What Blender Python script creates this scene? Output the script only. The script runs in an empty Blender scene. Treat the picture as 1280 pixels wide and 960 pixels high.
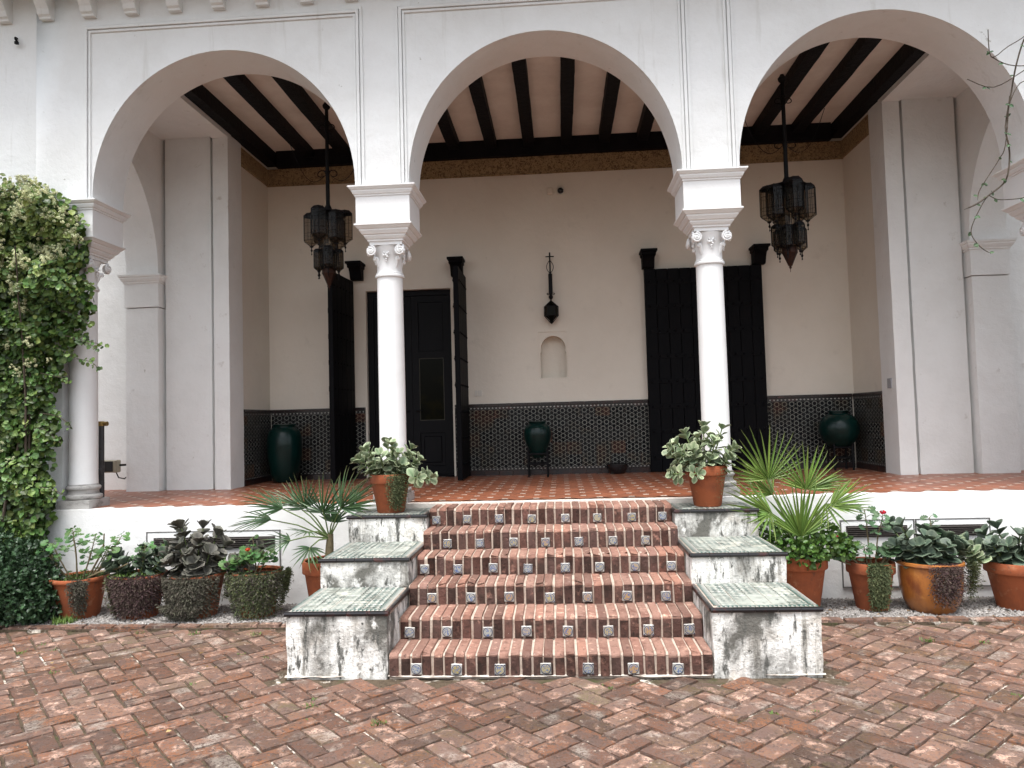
import bpy, math, random
from math import sin, cos, pi, radians, sqrt, atan2
from mathutils import Vector, Matrix, noise
import numpy as np
random.seed(7)
R = random.random
def U(a, b): return a + (b - a) * random.random()
C = bpy.context.scene.collection
D = bpy.data
scene = bpy.context.scene

# ------------------------------------------------------------------ camera, world, sun, exposure
CAM = dict(p=0.047006, y=-0.065922, r=-0.027212, f=919.30, loc=(0.1407, -5.2, 1.7936))
def camera():
    cam = D.cameras.new('camera'); o = D.objects.new('camera', cam); C.objects.link(o)
    p, y, r = CAM['p'], CAM['y'], CAM['r']
    fwd = Vector((sin(y) * cos(p), cos(y) * cos(p), sin(p)))
    right = Vector((cos(y), -sin(y), 0)); up = right.cross(fwd)
    r2 = right * cos(r) + up * sin(r); u2 = -right * sin(r) + up * cos(r)
    m = Matrix((r2, u2, -fwd)).transposed().to_4x4(); m.translation = Vector(CAM['loc'])
    o.matrix_world = m
    cam.sensor_fit = 'HORIZONTAL'; cam.sensor_width = 36.0; cam.lens = 36.0 * CAM['f'] / 1280.0
    cam.clip_start = 0.05; cam.clip_end = 2000
    scene.camera = o
camera()
SUN_EL, SUN_AZ = radians(70), radians(196)       # azimuth clockwise from +Y: behind the camera, a little left
w = D.worlds.new('World'); scene.world = w; w.use_nodes = True
nt = w.node_tree; nt.nodes.clear()
sky = nt.nodes.new('ShaderNodeTexSky'); sky.sky_type = 'NISHITA'; sky.sun_disc = False
sky.sun_elevation = SUN_EL; sky.sun_rotation = SUN_AZ; sky.dust_density = 4.0; sky.air_density = 1.2
hs = nt.nodes.new('ShaderNodeHueSaturation'); hs.inputs['Saturation'].default_value = 0.4   # a grey, overcast sky
bg = nt.nodes.new('ShaderNodeBackground'); bg.inputs['Strength'].default_value = 0.13
ow = nt.nodes.new('ShaderNodeOutputWorld')
nt.links.new(sky.outputs[0], hs.inputs['Color']); nt.links.new(hs.outputs[0], bg.inputs[0]); nt.links.new(bg.outputs[0], ow.inputs[0])
sl = D.lights.new('sun', 'SUN'); sl.energy = 1.6; sl.angle = radians(25); sl.color = (1, .99, .975)
so = D.objects.new('sun', sl); C.objects.link(so)
sd = Vector((sin(SUN_AZ) * cos(SUN_EL), cos(SUN_AZ) * cos(SUN_EL), sin(SUN_EL)))
so.rotation_euler = sd.to_track_quat('Z', 'Y').to_euler()
vs = scene.view_settings; vs.view_transform = 'Standard'; vs.look = 'None'; vs.gamma = 1; vs.exposure = 1.38
scene.cycles.max_bounces = 7; scene.cycles.diffuse_bounces = 4; scene.cycles.glossy_bounces = 3
scene.cycles.transparent_max_bounces = 8; scene.cycles.use_denoising = True

# ------------------------------------------------------------------ measured places
XC, S, HW, YF, DEP = 0.04, 1.641, 0.276, 2.042, 0.54
Y2, YC, ZF, YB, YP, YT = YF + DEP, YF + DEP / 2, 0.982, 5.42, 4.06, 2.09
COLX = (XC - 3.03 * S, XC - S, XC + S, XC + 3.03 * S)
SW, SB = 1.13, 1.867                                   # half width of the steps, outer edge of their side blocks
ZSPR, ZAP = 4.18, 5.69

# ------------------------------------------------------------------ materials
def lin(*c): return tuple(c) + (1,)
def mat(name, col, rough=.75, spec=.3, vary=(), rnd=0., rndhue=0., bump=None, metal=0., trans=0., coat=0., detail=None, sheen=None, attr_mix=None):
    """principled material: vary = list of (colour, noise scale, lo, hi, stretch) layers in world space; rnd = brightness spread per object"""
    m = D.materials.new(name); m.use_nodes = True; t = m.node_tree; n = t.nodes; L = t.links
    b = n['Principled BSDF']; b.inputs['Roughness'].default_value = rough; b.inputs['Specular IOR Level'].default_value = spec
    b.inputs['Metallic'].default_value = metal
    if coat: b.inputs['Coat Weight'].default_value = coat; b.inputs['Coat Roughness'].default_value = .12
    g = n.new('ShaderNodeNewGeometry'); pos = g.outputs['Position']
    cur = None
    rgb = n.new('ShaderNodeRGB'); rgb.outputs[0].default_value = lin(*col); cur = rgb.outputs[0]
    rv = None
    if rnd or rndhue or attr_mix:
        oi = n.new('ShaderNodeObjectInfo'); at = n.new('ShaderNodeAttribute'); at.attribute_name = 'rnd'
        ad = n.new('ShaderNodeMath'); ad.operation = 'ADD'; L.new(oi.outputs['Random'], ad.inputs[0]); L.new(at.outputs['Fac'], ad.inputs[1])
        fr = n.new('ShaderNodeMath'); fr.operation = 'FRACT'; L.new(ad.outputs[0], fr.inputs[0]); rv = fr.outputs[0]
    if attr_mix:
        cr = n.new('ShaderNodeValToRGB'); e = cr.color_ramp.elements
        while len(e) < len(attr_mix): e.new(.5)
        for i, c in enumerate(attr_mix): e[i].position = i / (len(attr_mix) - 1); e[i].color = lin(*c)
        L.new(rv, cr.inputs[0]); cur = cr.outputs[0]
    def noisefac(scale, lo, hi, stretch=(1, 1, 1), det=6, dist=0.):
        mp = n.new('ShaderNodeVectorMath'); mp.operation = 'MULTIPLY'; L.new(pos, mp.inputs[0]); mp.inputs[1].default_value = stretch
        src = mp.outputs[0]
        if rv is not None:
            a = n.new('ShaderNodeVectorMath'); a.operation = 'ADD'; sc = n.new('ShaderNodeVectorMath'); sc.operation = 'SCALE'
            sc.inputs[0].default_value = (7.1, 3.3, 5.7); L.new(rv, sc.inputs['Scale']); L.new(src, a.inputs[0]); L.new(sc.outputs[0], a.inputs[1]); src = a.outputs[0]
        nz = n.new('ShaderNodeTexNoise'); nz.inputs['Scale'].default_value = scale; nz.inputs['Detail'].default_value = det
        nz.inputs['Roughness'].default_value = .65; nz.inputs['Distortion'].default_value = dist
        L.new(src, nz.inputs['Vector'])
        mr = n.new('ShaderNodeMapRange'); mr.inputs['From Min'].default_value = lo; mr.inputs['From Max'].default_value = hi; L.new(nz.outputs['Fac'], mr.inputs['Value'])
        return mr.outputs[0], nz.outputs['Fac']
    for v in vary:
        c, scale, lo, hi = v[:4]; st = v[4] if len(v) > 4 else (1, 1, 1)
        f, _ = noisefac(scale, lo, hi, st, 7, v[5] if len(v) > 5 else 0.)
        mx = n.new('ShaderNodeMix'); mx.data_type = 'RGBA'; L.new(f, mx.inputs['Factor']); L.new(cur, mx.inputs['A']); mx.inputs['B'].default_value = lin(*c)
        cur = mx.outputs['Result']
    if detail:
        nm, c2 = detail
        a2 = n.new('ShaderNodeAttribute'); a2.attribute_name = nm
        mx = n.new('ShaderNodeMix'); mx.data_type = 'RGBA'; L.new(a2.outputs['Fac'], mx.inputs['Factor']); L.new(cur, mx.inputs['A']); mx.inputs['B'].default_value = lin(*c2)
        cur = mx.outputs['Result']
    if rnd or rndhue:
        h = n.new('ShaderNodeHueSaturation')
        mr = n.new('ShaderNodeMapRange'); L.new(rv, mr.inputs['Value']); mr.inputs['To Min'].default_value = 1 - rnd; mr.inputs['To Max'].default_value = 1 + rnd
        L.new(mr.outputs[0], h.inputs['Value'])
        if rndhue:
            m2 = n.new('ShaderNodeMath'); m2.operation = 'MULTIPLY'; L.new(rv, m2.inputs[0]); m2.inputs[1].default_value = 7.31
            m3 = n.new('ShaderNodeMath'); m3.operation = 'FRACT'; L.new(m2.outputs[0], m3.inputs[0])
            mr2 = n.new('ShaderNodeMapRange'); L.new(m3.outputs[0], mr2.inputs['Value']); mr2.inputs['To Min'].default_value = .5 - rndhue; mr2.inputs['To Max'].default_value = .5 + rndhue
            L.new(mr2.outputs[0], h.inputs['Hue'])
        L.new(cur, h.inputs['Color']); cur = h.outputs[0]
    L.new(cur, b.inputs['Base Color'])
    if bump:
        hsum = None
        for (scale, strength) in bump:
            _, raw = noisefac(scale, 0, 1)
            ml = n.new('ShaderNodeMath'); ml.operation = 'MULTIPLY'; L.new(raw, ml.inputs[0]); ml.inputs[1].default_value = strength
            if hsum is None: hsum = ml.outputs[0]
            else:
                sm = n.new('ShaderNodeMath'); sm.operation = 'ADD'; L.new(hsum, sm.inputs[0]); L.new(ml.outputs[0], sm.inputs[1]); hsum = sm.outputs[0]
        bp = n.new('ShaderNodeBump'); bp.inputs['Strength'].default_value = 1; bp.inputs['Distance'].default_value = 1
        L.new(hsum, bp.inputs['Height']); L.new(bp.outputs[0], b.inputs['Normal'])
    if trans:
        out = n['Material Output']; tl = n.new('ShaderNodeBsdfTranslucent'); mx = n.new('ShaderNodeMixShader')
        mx.inputs[0].default_value = trans; L.new(cur, tl.inputs[0]); L.new(b.outputs[0], mx.inputs[1]); L.new(tl.outputs[0], mx.inputs[2]); L.new(mx.outputs[0], out.inputs[0])
    m['cur'] = 1
    return m

M = {}
M['facade'] = mat('white_plaster', (.79, .805, .80), .88, .15, [((.70, .705, .69), 1.1, .45, .75), ((.60, .60, .57), 5, .60, .82, (1.6, 1.6, .14)), ((.55, .545, .51), 8, .68, .78), ((.45, .44, .41), 2.2, .688, .70, (1, 1, 1), 2.0)], bump=[(2.0, .018), (9, .007), (70, .0014)])
M['column'] = mat('white_stone_paint', (.785, .79, .785), .6, .3, [((.72, .72, .70), 3, .5, .85)], bump=[(25, .002), (120, .0006)])
M['inner'] = mat('cream_plaster', (.70, .645, .56), .9, .15, [((.635, .58, .50), .8, .40, .75), ((.56, .51, .44), 4, .62, .85), ((.45, .40, .34), 11, .72, .80)], bump=[(7, .006), (60, .001)])
M['jamb'] = mat('old_white_plaster', (.81, .815, .80), .85, .2, [((.73, .73, .71), 1.6, .4, .75), ((.56, .54, .50), 6, .64, .78), ((.5, .48, .44), 14, .68, .76, (1, 1, .5))], bump=[(6, .012), (45, .002)])
M['ceil'] = mat('ceiling_plaster', (.79, .73, .66), .9, .1, [((.62, .55, .48), 2, .4, .8)], bump=[(10, .004)])
M['beam'] = mat('black_beam_wood', (.006, .006, .008), .6, .12, [((.014, .013, .014), 6, .5, .8, (8, .6, 8))], bump=[(12, .01), (60, .002)])
M['blackwood'] = mat('black_door_wood', (.003, .003, .004), .6, .08, [((.007, .006, .006), 8, .5, .85, (6, 6, .4))], bump=[(30, .002)])
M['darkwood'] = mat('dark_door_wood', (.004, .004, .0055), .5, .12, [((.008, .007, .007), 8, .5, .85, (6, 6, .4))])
M['iron'] = mat('black_iron', (.006, .006, .007), .6, .15, [((.016, .012, .01), 20, .55, .8)])
M['copper'] = mat('old_copper', (.04, .017, .011), .5, .3, [((.018, .01, .008), 20, .4, .7)], metal=.5)
M['frieze'] = mat('carved_stucco', (.40, .28, .15), .85, .2, [((.15, .10, .055), 26, .47, .58, (1, 1, 1), 1.5), ((.33, .23, .13), 3, .5, .8)], bump=[(28, .03), (70, .01)])
M['bed'] = mat('earth_and_mortar_joints', (.095, .072, .05), .95, .1, [((.055, .06, .025), 5, .54, .64), ((.58, .53, .46), 2.2, .56, .64, (1, 1, 1), 1.5), ((.06, .045, .032), 30, .5, .6)], bump=[(60, .01)])
M['dryleaf'] = mat('dry_leaf', (.2, .12, .05), .7, .2, rnd=.4, attr_mix=[(.24, .15, .06), (.14, .075, .035), (.28, .2, .09)])
M['postgrey'] = mat('grey_post_metal', (.05, .05, .053), .5, .35, [((.02, .018, .016), 15, .52, .7)])
M['soil'] = mat('dark_soil', (.055, .038, .026), .95, .1, [((.1, .075, .05), 30, .5, .7)], bump=[(80, .02)])
M['mortar'] = mat('pale_mortar', (.47, .39, .325), .95, .1, [((.33, .245, .195), 9, .48, .68), ((.22, .15, .11), 16, .60, .75)], bump=[(60, .008)])
M['mortar_shaded_dirty'] = mat('shaded_grimy_mortar', (.24, .19, .155), .95, .1, [((.50, .43, .36), 7, .5, .62), ((.09, .065, .05), 13, .52, .68)], bump=[(50, .010)])  # riser joints: shade of the risers put into the colour, along with grime
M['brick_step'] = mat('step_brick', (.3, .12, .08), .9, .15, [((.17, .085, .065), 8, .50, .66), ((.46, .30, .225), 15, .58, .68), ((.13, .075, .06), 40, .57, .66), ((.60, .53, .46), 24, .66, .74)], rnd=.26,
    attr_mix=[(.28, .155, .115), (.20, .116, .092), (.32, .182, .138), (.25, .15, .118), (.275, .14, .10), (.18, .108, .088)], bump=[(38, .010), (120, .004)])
M['brick_head'] = mat('shaded_dirty_brick_end', (.3, .12, .08), .9, .12, [((.055, .034, .028), 7, .46, .60), ((.24, .13, .10), 13, .58, .70), ((.04, .027, .022), 36, .56, .66), ((.45, .40, .34), 20, .70, .78)], rnd=.4,
    attr_mix=[(.115, .058, .045), (.08, .045, .038), (.135, .068, .053), (.095, .056, .048), (.11, .052, .04), (.07, .042, .037)], bump=[(34, .014), (110, .005)])  # riser faces of the step bricks, darkened by painted-in shade and dirt
M['brick_pave'] = mat('paving_brick', (.3, .13, .1), .9, .2, [((.10, .082, .045), .75, .50, .66), ((.095, .055, .04), 1.6, .52, .64), ((.125, .078, .062), 6, .47, .62, (1, 1, 1), .5), ((.38, .245, .185), 10, .53, .62), ((.26, .22, .185), 3.2, .56, .66), ((.085, .056, .044), 30, .53, .60), ((.13, .09, .075), 80, .50, .58), ((.50, .42, .34), 26, .64, .71)], rnd=.34,
    attr_mix=[(.205, .096, .060), (.15, .078, .052), (.255, .110, .054), (.135, .070, .048), (.21, .118, .082), (.18, .078, .043), (.185, .103, .070), (.12, .072, .054)], bump=[(20, .012), (75, .008)])
M['stained'] = mat('stained_whitewash', (.78, .77, .73), .92, .12, [((.56, .52, .46), 4.5, .5, .66), ((.30, .285, .25), 10, .51, .66, (1.3, 1.3, .14)), ((.14, .135, .12), 2.3, .485, .62, (1, 1, .62), .35), ((.11, .11, .10), 9, .54, .62, (1.7, 1.7, .5)), ((.07, .07, .062), 28, .60, .68), ((.80, .79, .75), 7, .60, .68, (1, 1, .7)), ((.10, .10, .09), 60, .62, .7)], bump=[(12, .018), (55, .008)])
M['limewash'] = mat('lime_spill', (.50, .46, .41), .95, .1, [((.22, .17, .14), 9, .46, .62)], bump=[(50, .01)])
M['terr_wall'] = mat('plinth_whitewash', (.75, .755, .745), .85, .2, [((.70, .70, .68), 2.5, .5, .75), ((.45, .43, .38), 7, .68, .8)], bump=[(8, .008), (60, .0015)])
M['terracotta'] = mat('terracotta', (.30, .085, .034), .8, .25, [((.19, .06, .03), 4, .44, .66), ((.36, .16, .085), 9, .58, .72), ((.09, .05, .035), 7, .62, .74, (1, 1, .6))], rnd=.1, bump=[(50, .002)])
M['glazed'] = mat('brown_glazed_clay', (.33, .12, .028), .28, .5, [((.17, .05, .016), 6, .48, .66, (1.5, 1.5, .8)), ((.44, .19, .05), 12, .6, .75)], coat=.4)
M['green_glaze'] = mat('dark_green_glaze', (.002, .016, .0135), .3, .2, [((.0015, .009, .008), 5, .45, .7), ((.005, .03, .025), 14, .62, .8)], coat=.15, bump=[(18, .004)])
M['red_tile'] = mat('red_floor_tile', (.265, .092, .046), .38, .4, [((.20, .07, .038), 3, .45, .7), ((.27, .12, .075), 16, .6, .75)], rnd=.14, bump=[(8, .002)])
M['white_inset'] = mat('white_inset_tile', (.50, .42, .35), .4, .4, [((.42, .33, .27), 14, .5, .7)], rnd=.15)
M['grout'] = mat('floor_grout', (.16, .09, .065), .9, .1)
M['concrete'] = mat('terrace_lip', (.58, .54, .49), .9, .15, [((.38, .34, .3), 8, .5, .7)], bump=[(50, .004)])
M['stone_base'] = mat('worn_stone_base', (.40, .39, .375), .75, .25, [((.22, .215, .20), 9, .48, .66, (1, 1, 2)), ((.62, .61, .59), 5, .6, .75)], bump=[(30, .006)])
M['trim_tile'] = mat('dark_edge_tile', (.009, .008, .009), .3, .4, [((.05, .014, .012), 7, .55, .64)], rnd=.25, coat=.3)
M['gravel'] = mat('gravel_stones', (.27, .255, .24), .85, .25, [((.2, .18, .165), 40, .45, .6), ((.52, .5, .47), 60, .6, .7)], rnd=.3)
M['gravelbed'] = mat('gravel_soil', (.2, .18, .16), .95, .1, [((.07, .055, .045), 8, .5, .65), ((.38, .36, .33), 90, .56, .62)], bump=[(120, .01)])
M['vent'] = mat('vent_metal', (.05, .042, .038), .5, .4, [((.12, .1, .09), 12, .6, .8)])
M['panel_line'] = mat('panel_seam', (.14, .135, .13), .8, .2)
M['glass_dark'] = mat('dark_window_glass', (.004, .0045, .003), .12, .05, [((.016, .013, .003), 3, .48, .7)])  # olive patches paint a faint reflection into the glass colour
M['brass'] = mat('brass', (.3, .2, .07), .35, .5, metal=.8)
M['plastic_grey'] = mat('grey_plastic', (.33, .34, .36), .5, .4)
M['plastic_white'] = mat('white_plastic', (.62, .59, .53), .5, .4)
M['floodbody'] = mat('beige_lamp_body', (.33, .3, .22), .5, .4)
M['twig'] = mat('twig_bark', (.075, .06, .045), .85, .2, [((.035, .026, .02), 30, .5, .7)])
M['stem'] = mat('plant_stem', (.16, .13, .075), .8, .2, [((.08, .06, .035), 30, .5, .7)])
M['greenstem'] = mat('green_stem', (.12, .16, .06), .7, .25)
LEAF = dict(spec=.35, trans=.12)
M['kal_pale'] = mat('pale_succulent_leaf', (.15, .21, .11), .5, rnd=.25, rndhue=.02, detail=('rim', (.36, .41, .26)), bump=[(60, .002)], **LEAF)
M['kal_dark'] = mat('blue_green_succulent_leaf', (.055, .085, .058), .5, rnd=.3, rndhue=.02, detail=('rim', (.13, .17, .115)), bump=[(60, .002)], **LEAF)
M['kal_grey'] = mat('grey_purple_succulent_leaf', (.068, .066, .056), .6, rnd=.28, rndhue=.03, detail=('rim', (.16, .155, .125)), bump=[(60, .003)], **LEAF)
M['ger'] = mat('geranium_leaf', (.06, .135, .036), .55, rnd=.35, rndhue=.025, detail=('rim', (.05, .11, .03)), **LEAF)
M['gerdark'] = mat('dark_geranium_leaf', (.055, .11, .05), .55, rnd=.3, rndhue=.02, detail=('rim', (.1, .16, .085)), **LEAF)
M['palm'] = mat('palm_leaflet', (.135, .215, .045), .45, rnd=.3, rndhue=.015, detail=('rim', (.28, .3, .12)), spec=.4, trans=.2)
M['palmdark'] = mat('dark_palm_leaflet', (.045, .09, .035), .45, rnd=.35, rndhue=.02, detail=('rim', (.2, .18, .08)), spec=.4, trans=.15)
M['vine'] = mat('climber_leaf', (.046, .094, .02), .42, rnd=.7, rndhue=.025, detail=('rim', (.12, .185, .045)), **LEAF)
M['vineflower'] = mat('cream_blossom', (.56, .58, .36), .8, rnd=.25, rndhue=.02, spec=.1, trans=.2)
M['vineyoung'] = mat('young_climber_leaf', (.13, .19, .045), .5, rnd=.5, rndhue=.02, detail=('rim', (.24, .30, .10)), **LEAF)
M['bush'] = mat('bush_leaf', (.02, .045, .02), .4, rnd=.5, detail=('rim', (.055, .105, .045)), **LEAF)  # lighter tips and midribs paint highlights into the leaf colour
M['under'] = mat('glossy_undergrowth_leaf', (.05, .11, .02), .4, rnd=.35, rndhue=.015, detail=('rim', (.1, .17, .035)), **LEAF)
M['trail'] = mat('trailing_leaf', (.030, .030, .020), .7, rnd=.45, rndhue=.05, detail=('rim', (.11, .10, .075)), spec=.2, trans=.1)
M['trailgreen'] = mat('green_trailing_leaf', (.036, .046, .02), .7, rnd=.4, rndhue=.03, detail=('rim', (.13, .15, .07)), spec=.2, trans=.1)
M['trailpurple'] = mat('purple_trailing_leaf', (.035, .021, .019), .7, rnd=.4, rndhue=.05, detail=('rim', (.11, .075, .065)), spec=.2, trans=.1)
M['redflower'] = mat('red_petal', (.55, .01, .03), .6, rnd=.2, spec=.2, trans=.2)
M['orangeflower'] = mat('orange_red_petal', (.55, .06, .02), .6, rnd=.2, spec=.2, trans=.2)
M['grassy'] = mat('joint_weed', (.09, .15, .03), .6, rnd=.3, **LEAF)
M['tile_white'] = mat('glazed_white', (.36, .35, .32), .3, .4, [((.3, .26, .22), 14, .55, .7)], rnd=.25)
M['tile_blue'] = mat('glazed_navy', (.022, .032, .07), .3, .4, rnd=.3)
M['tile_disc'] = mat('glazed_motif', (.4, .4, .3), .3, .4, [((.08, .12, .25), 90, .5, .55)], attr_mix=[(.36, .36, .31), (.33, .26, .09), (.27, .30, .32), (.36, .34, .25), (.34, .21, .08), (.31, .33, .31)])
M['tile_green'] = mat('glazed_dark_green', (.035, .085, .075), .35, .4, [((.3, .3, .25), 12, .58, .7)])
M['bead'] = mat('dull_gilt_bead', (.035, .03, .017), .5, .4)
M['blackgloss'] = mat('black_gloss', (.01, .01, .011), .2, .5)
def zellige():
    """top tiles of the side blocks: small green and cream diamonds, worn and lime-splashed"""
    m = mat('green_and_cream_mosaic', (.5, .5, .42), .4, .4); t = m.node_tree; n = t.nodes; L = t.links; b = n['Principled BSDF']
    g = n.new('ShaderNodeNewGeometry'); mp = n.new('ShaderNodeMapping'); mp.inputs['Rotation'].default_value = (0, 0, radians(45)); L.new(g.outputs['Position'], mp.inputs[0])
    ck = n.new('ShaderNodeTexChecker'); ck.inputs['Scale'].default_value = 1 / .034; ck.inputs['Color1'].default_value = lin(.37, .375, .335); ck.inputs['Color2'].default_value = lin(.05, .088, .078)
    L.new(mp.outputs[0], ck.inputs[0])
    vo = n.new('ShaderNodeTexVoronoi'); vo.inputs['Scale'].default_value = 26; L.new(mp.outputs[0], vo.inputs['Vector'])
    hv = n.new('ShaderNodeHueSaturation'); sp = n.new('ShaderNodeSeparateColor'); L.new(vo.outputs['Color'], sp.inputs[0])
    mr = n.new('ShaderNodeMapRange'); mr.inputs['To Min'].default_value = .55; mr.inputs['To Max'].default_value = 1.25; L.new(sp.outputs[0], mr.inputs[0]); L.new(mr.outputs[0], hv.inputs['Value']); L.new(ck.outputs[0], hv.inputs['Color'])
    cur = hv.outputs[0]
    for (c, s, lo, hi) in (((.34, .36, .32), 3.2, .42, .66), ((.50, .49, .42), 6, .55, .70), ((.17, .18, .155), 8, .54, .68), ((.06, .07, .06), 30, .60, .70)):
        nz = n.new('ShaderNodeTexNoise'); nz.inputs['Scale'].default_value = s; nz.inputs['Detail'].default_value = 6; L.new(g.outputs['Position'], nz.inputs[0])
        m2 = n.new('ShaderNodeMapRange'); m2.inputs[1].default_value = lo; m2.inputs[2].default_value = hi; L.new(nz.outputs[0], m2.inputs[0])
        mx = n.new('ShaderNodeMix'); mx.data_type = 'RGBA'; L.new(m2.outputs[0], mx.inputs['Factor']); L.new(cur, mx.inputs['A']); mx.inputs['B'].default_value = lin(*c); cur = mx.outputs['Result']
    L.new(cur, b.inputs['Base Color'])
    return m
M['zellige'] = zellige()
def dado_mat(name, axis):
    """wall tiling: white star rings on black in a triangular net, small white dots between, some tiles reddish or ochre; axis = the wall's horizontal axis"""
    m = mat(name, (.01, .01, .012), .3, .12); t = m.node_tree; n = t.nodes; L = t.links; b = n['Principled BSDF']
    g = n.new('ShaderNodeNewGeometry'); sx = n.new('ShaderNodeSeparateXYZ'); L.new(g.outputs['Position'], sx.inputs[0])
    u, v = sx.outputs[axis], sx.outputs[2]
    def mth(op, a, c=None, d=None):
        k = n.new('ShaderNodeMath'); k.operation = op
        for i, q in enumerate((a, c, d)):
            if q is None: continue
            if isinstance(q, (int, float)): k.inputs[i].default_value = q
            else: L.new(q, k.inputs[i])
        return k.outputs[0]
    P = .104; Q = P * sqrt(3)
    def lat(ou, ov):
        a = mth('WRAP', mth('ADD', u, ou), P / 2, -P / 2); c = mth('WRAP', mth('ADD', v, ov), Q / 2, -Q / 2)
        ang = mth('ARCTAN2', c, a)
        r = mth('SQRT', mth('ADD', mth('MULTIPLY', a, a), mth('MULTIPLY', c, c)))
        return mth('MULTIPLY', r, mth('MULTIPLY_ADD', mth('COSINE', mth('MULTIPLY', ang, 6)), .07, 1.0))
    r = mth('MINIMUM', lat(0, 0), lat(P / 2, Q / 2))
    ring = mth('LESS_THAN', mth('ABSOLUTE', mth('SUBTRACT', r, .031)), .0052)
    def dot(ou, ov, rad):
        a = mth('WRAP', mth('ADD', u, ou), P / 2, -P / 2); c = mth('WRAP', mth('ADD', v, ov), Q / 2, -Q / 2)
        return mth('LESS_THAN', mth('ADD', mth('ABSOLUTE', a), mth('ABSOLUTE', c)), rad)
    ds = None
    for k in range(2):
        for (ou, ov) in ((P / 2, 0), (P / 4, Q / 4), (-P / 4, Q / 4)):
            q = dot(ou + k * P / 2, ov + k * Q / 2, .0085); ds = q if ds is None else mth('MAXIMUM', ds, q)
    ink = mth('MAXIMUM', ring, ds)
    nz = n.new('ShaderNodeTexNoise'); nz.inputs['Scale'].default_value = 2.4; nz.inputs['Detail'].default_value = 3; L.new(g.outputs['Position'], nz.inputs[0])
    cr = n.new('ShaderNodeValToRGB'); e = cr.color_ramp.elements; e[0].position = .35; e[0].color = lin(.20, .20, .18); e[1].position = .75; e[1].color = lin(.20, .11, .08)
    e.new(.52).color = lin(.16, .16, .145); e.new(.62).color = lin(.19, .165, .12); L.new(nz.outputs[0], cr.inputs[0])
    c2 = n.new('ShaderNodeValToRGB'); e = c2.color_ramp.elements; e[0].position = .4; e[0].color = lin(.006, .0065, .008); e[1].position = .80; e[1].color = lin(.06, .018, .013)
    e.new(.56).color = lin(.008, .008, .0075); L.new(nz.outputs[0], c2.inputs[0])
    mx = n.new('ShaderNodeMix'); mx.data_type = 'RGBA'; L.new(ink, mx.inputs['Factor']); L.new(c2.outputs[0], mx.inputs['A']); L.new(cr.outputs[0], mx.inputs['B'])
    fu = mth('FLOOR', mth('DIVIDE', u, P * 2)); fv = mth('FLOOR', mth('DIVIDE', v, Q))
    cx = n.new('ShaderNodeCombineXYZ'); L.new(fu, cx.inputs[0]); L.new(fv, cx.inputs[1]); wn = n.new('ShaderNodeTexWhiteNoise'); L.new(cx.outputs[0], wn.inputs['Vector'])
    mixn = mth('ADD', mth('MULTIPLY', nz.outputs[0], .62), mth('MULTIPLY', wn.outputs['Value'], .32))
    L.new(mixn, cr.inputs[0]); L.new(mixn, c2.inputs[0])
    gr = mth('MAXIMUM', mth('LESS_THAN', mth('ABSOLUTE', mth('WRAP', u, P, -P)), .0016), mth('LESS_THAN', mth('ABSOLUTE', mth('WRAP', v, Q / 2, -Q / 2)), .0016))
    m3 = n.new('ShaderNodeMix'); m3.data_type = 'RGBA'; L.new(gr, m3.inputs['Factor']); L.new(mx.outputs['Result'], m3.inputs['A']); m3.inputs['B'].default_value = lin(.05, .045, .04)
    rr = n.new('ShaderNodeMapRange'); L.new(wn.outputs['Value'], rr.inputs['Value']); rr.inputs['To Min'].default_value = .18; rr.inputs['To Max'].default_value = .5; L.new(rr.outputs[0], b.inputs['Roughness'])
    L.new(m3.outputs['Result'], b.inputs['Base Color'])
    return m
M['dado_x'] = dado_mat('star_tiling_back', 0)
M['dado_y'] = dado_mat('star_tiling_side', 1)
M['cap_tile'] = mat('dark_red_cap_tile', (.022, .010, .009), .3, .4, [((.012, .01, .012), 5, .45, .6), ((.10, .03, .022), 7, .6, .72)], coat=.3)
def pane_mat():
    m = D.materials.new('smoky_lantern_glass'); m.use_nodes = True; t = m.node_tree; n = t.nodes; L = t.links; b = n['Principled BSDF']
    b.inputs['Base Color'].default_value = lin(.03, .028, .025); b.inputs['Roughness'].default_value = .15
    tr = n.new('ShaderNodeBsdfTransparent'); tr.inputs[0].default_value = lin(.75, .70, .63); mx = n.new('ShaderNodeMixShader'); mx.inputs[0].default_value = .82
    L.new(b.outputs[0], mx.inputs[1]); L.new(tr.outputs[0], mx.inputs[2]); L.new(mx.outputs[0], n['Material Output'].inputs[0])
    return m
M['pane'] = pane_mat()

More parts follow.
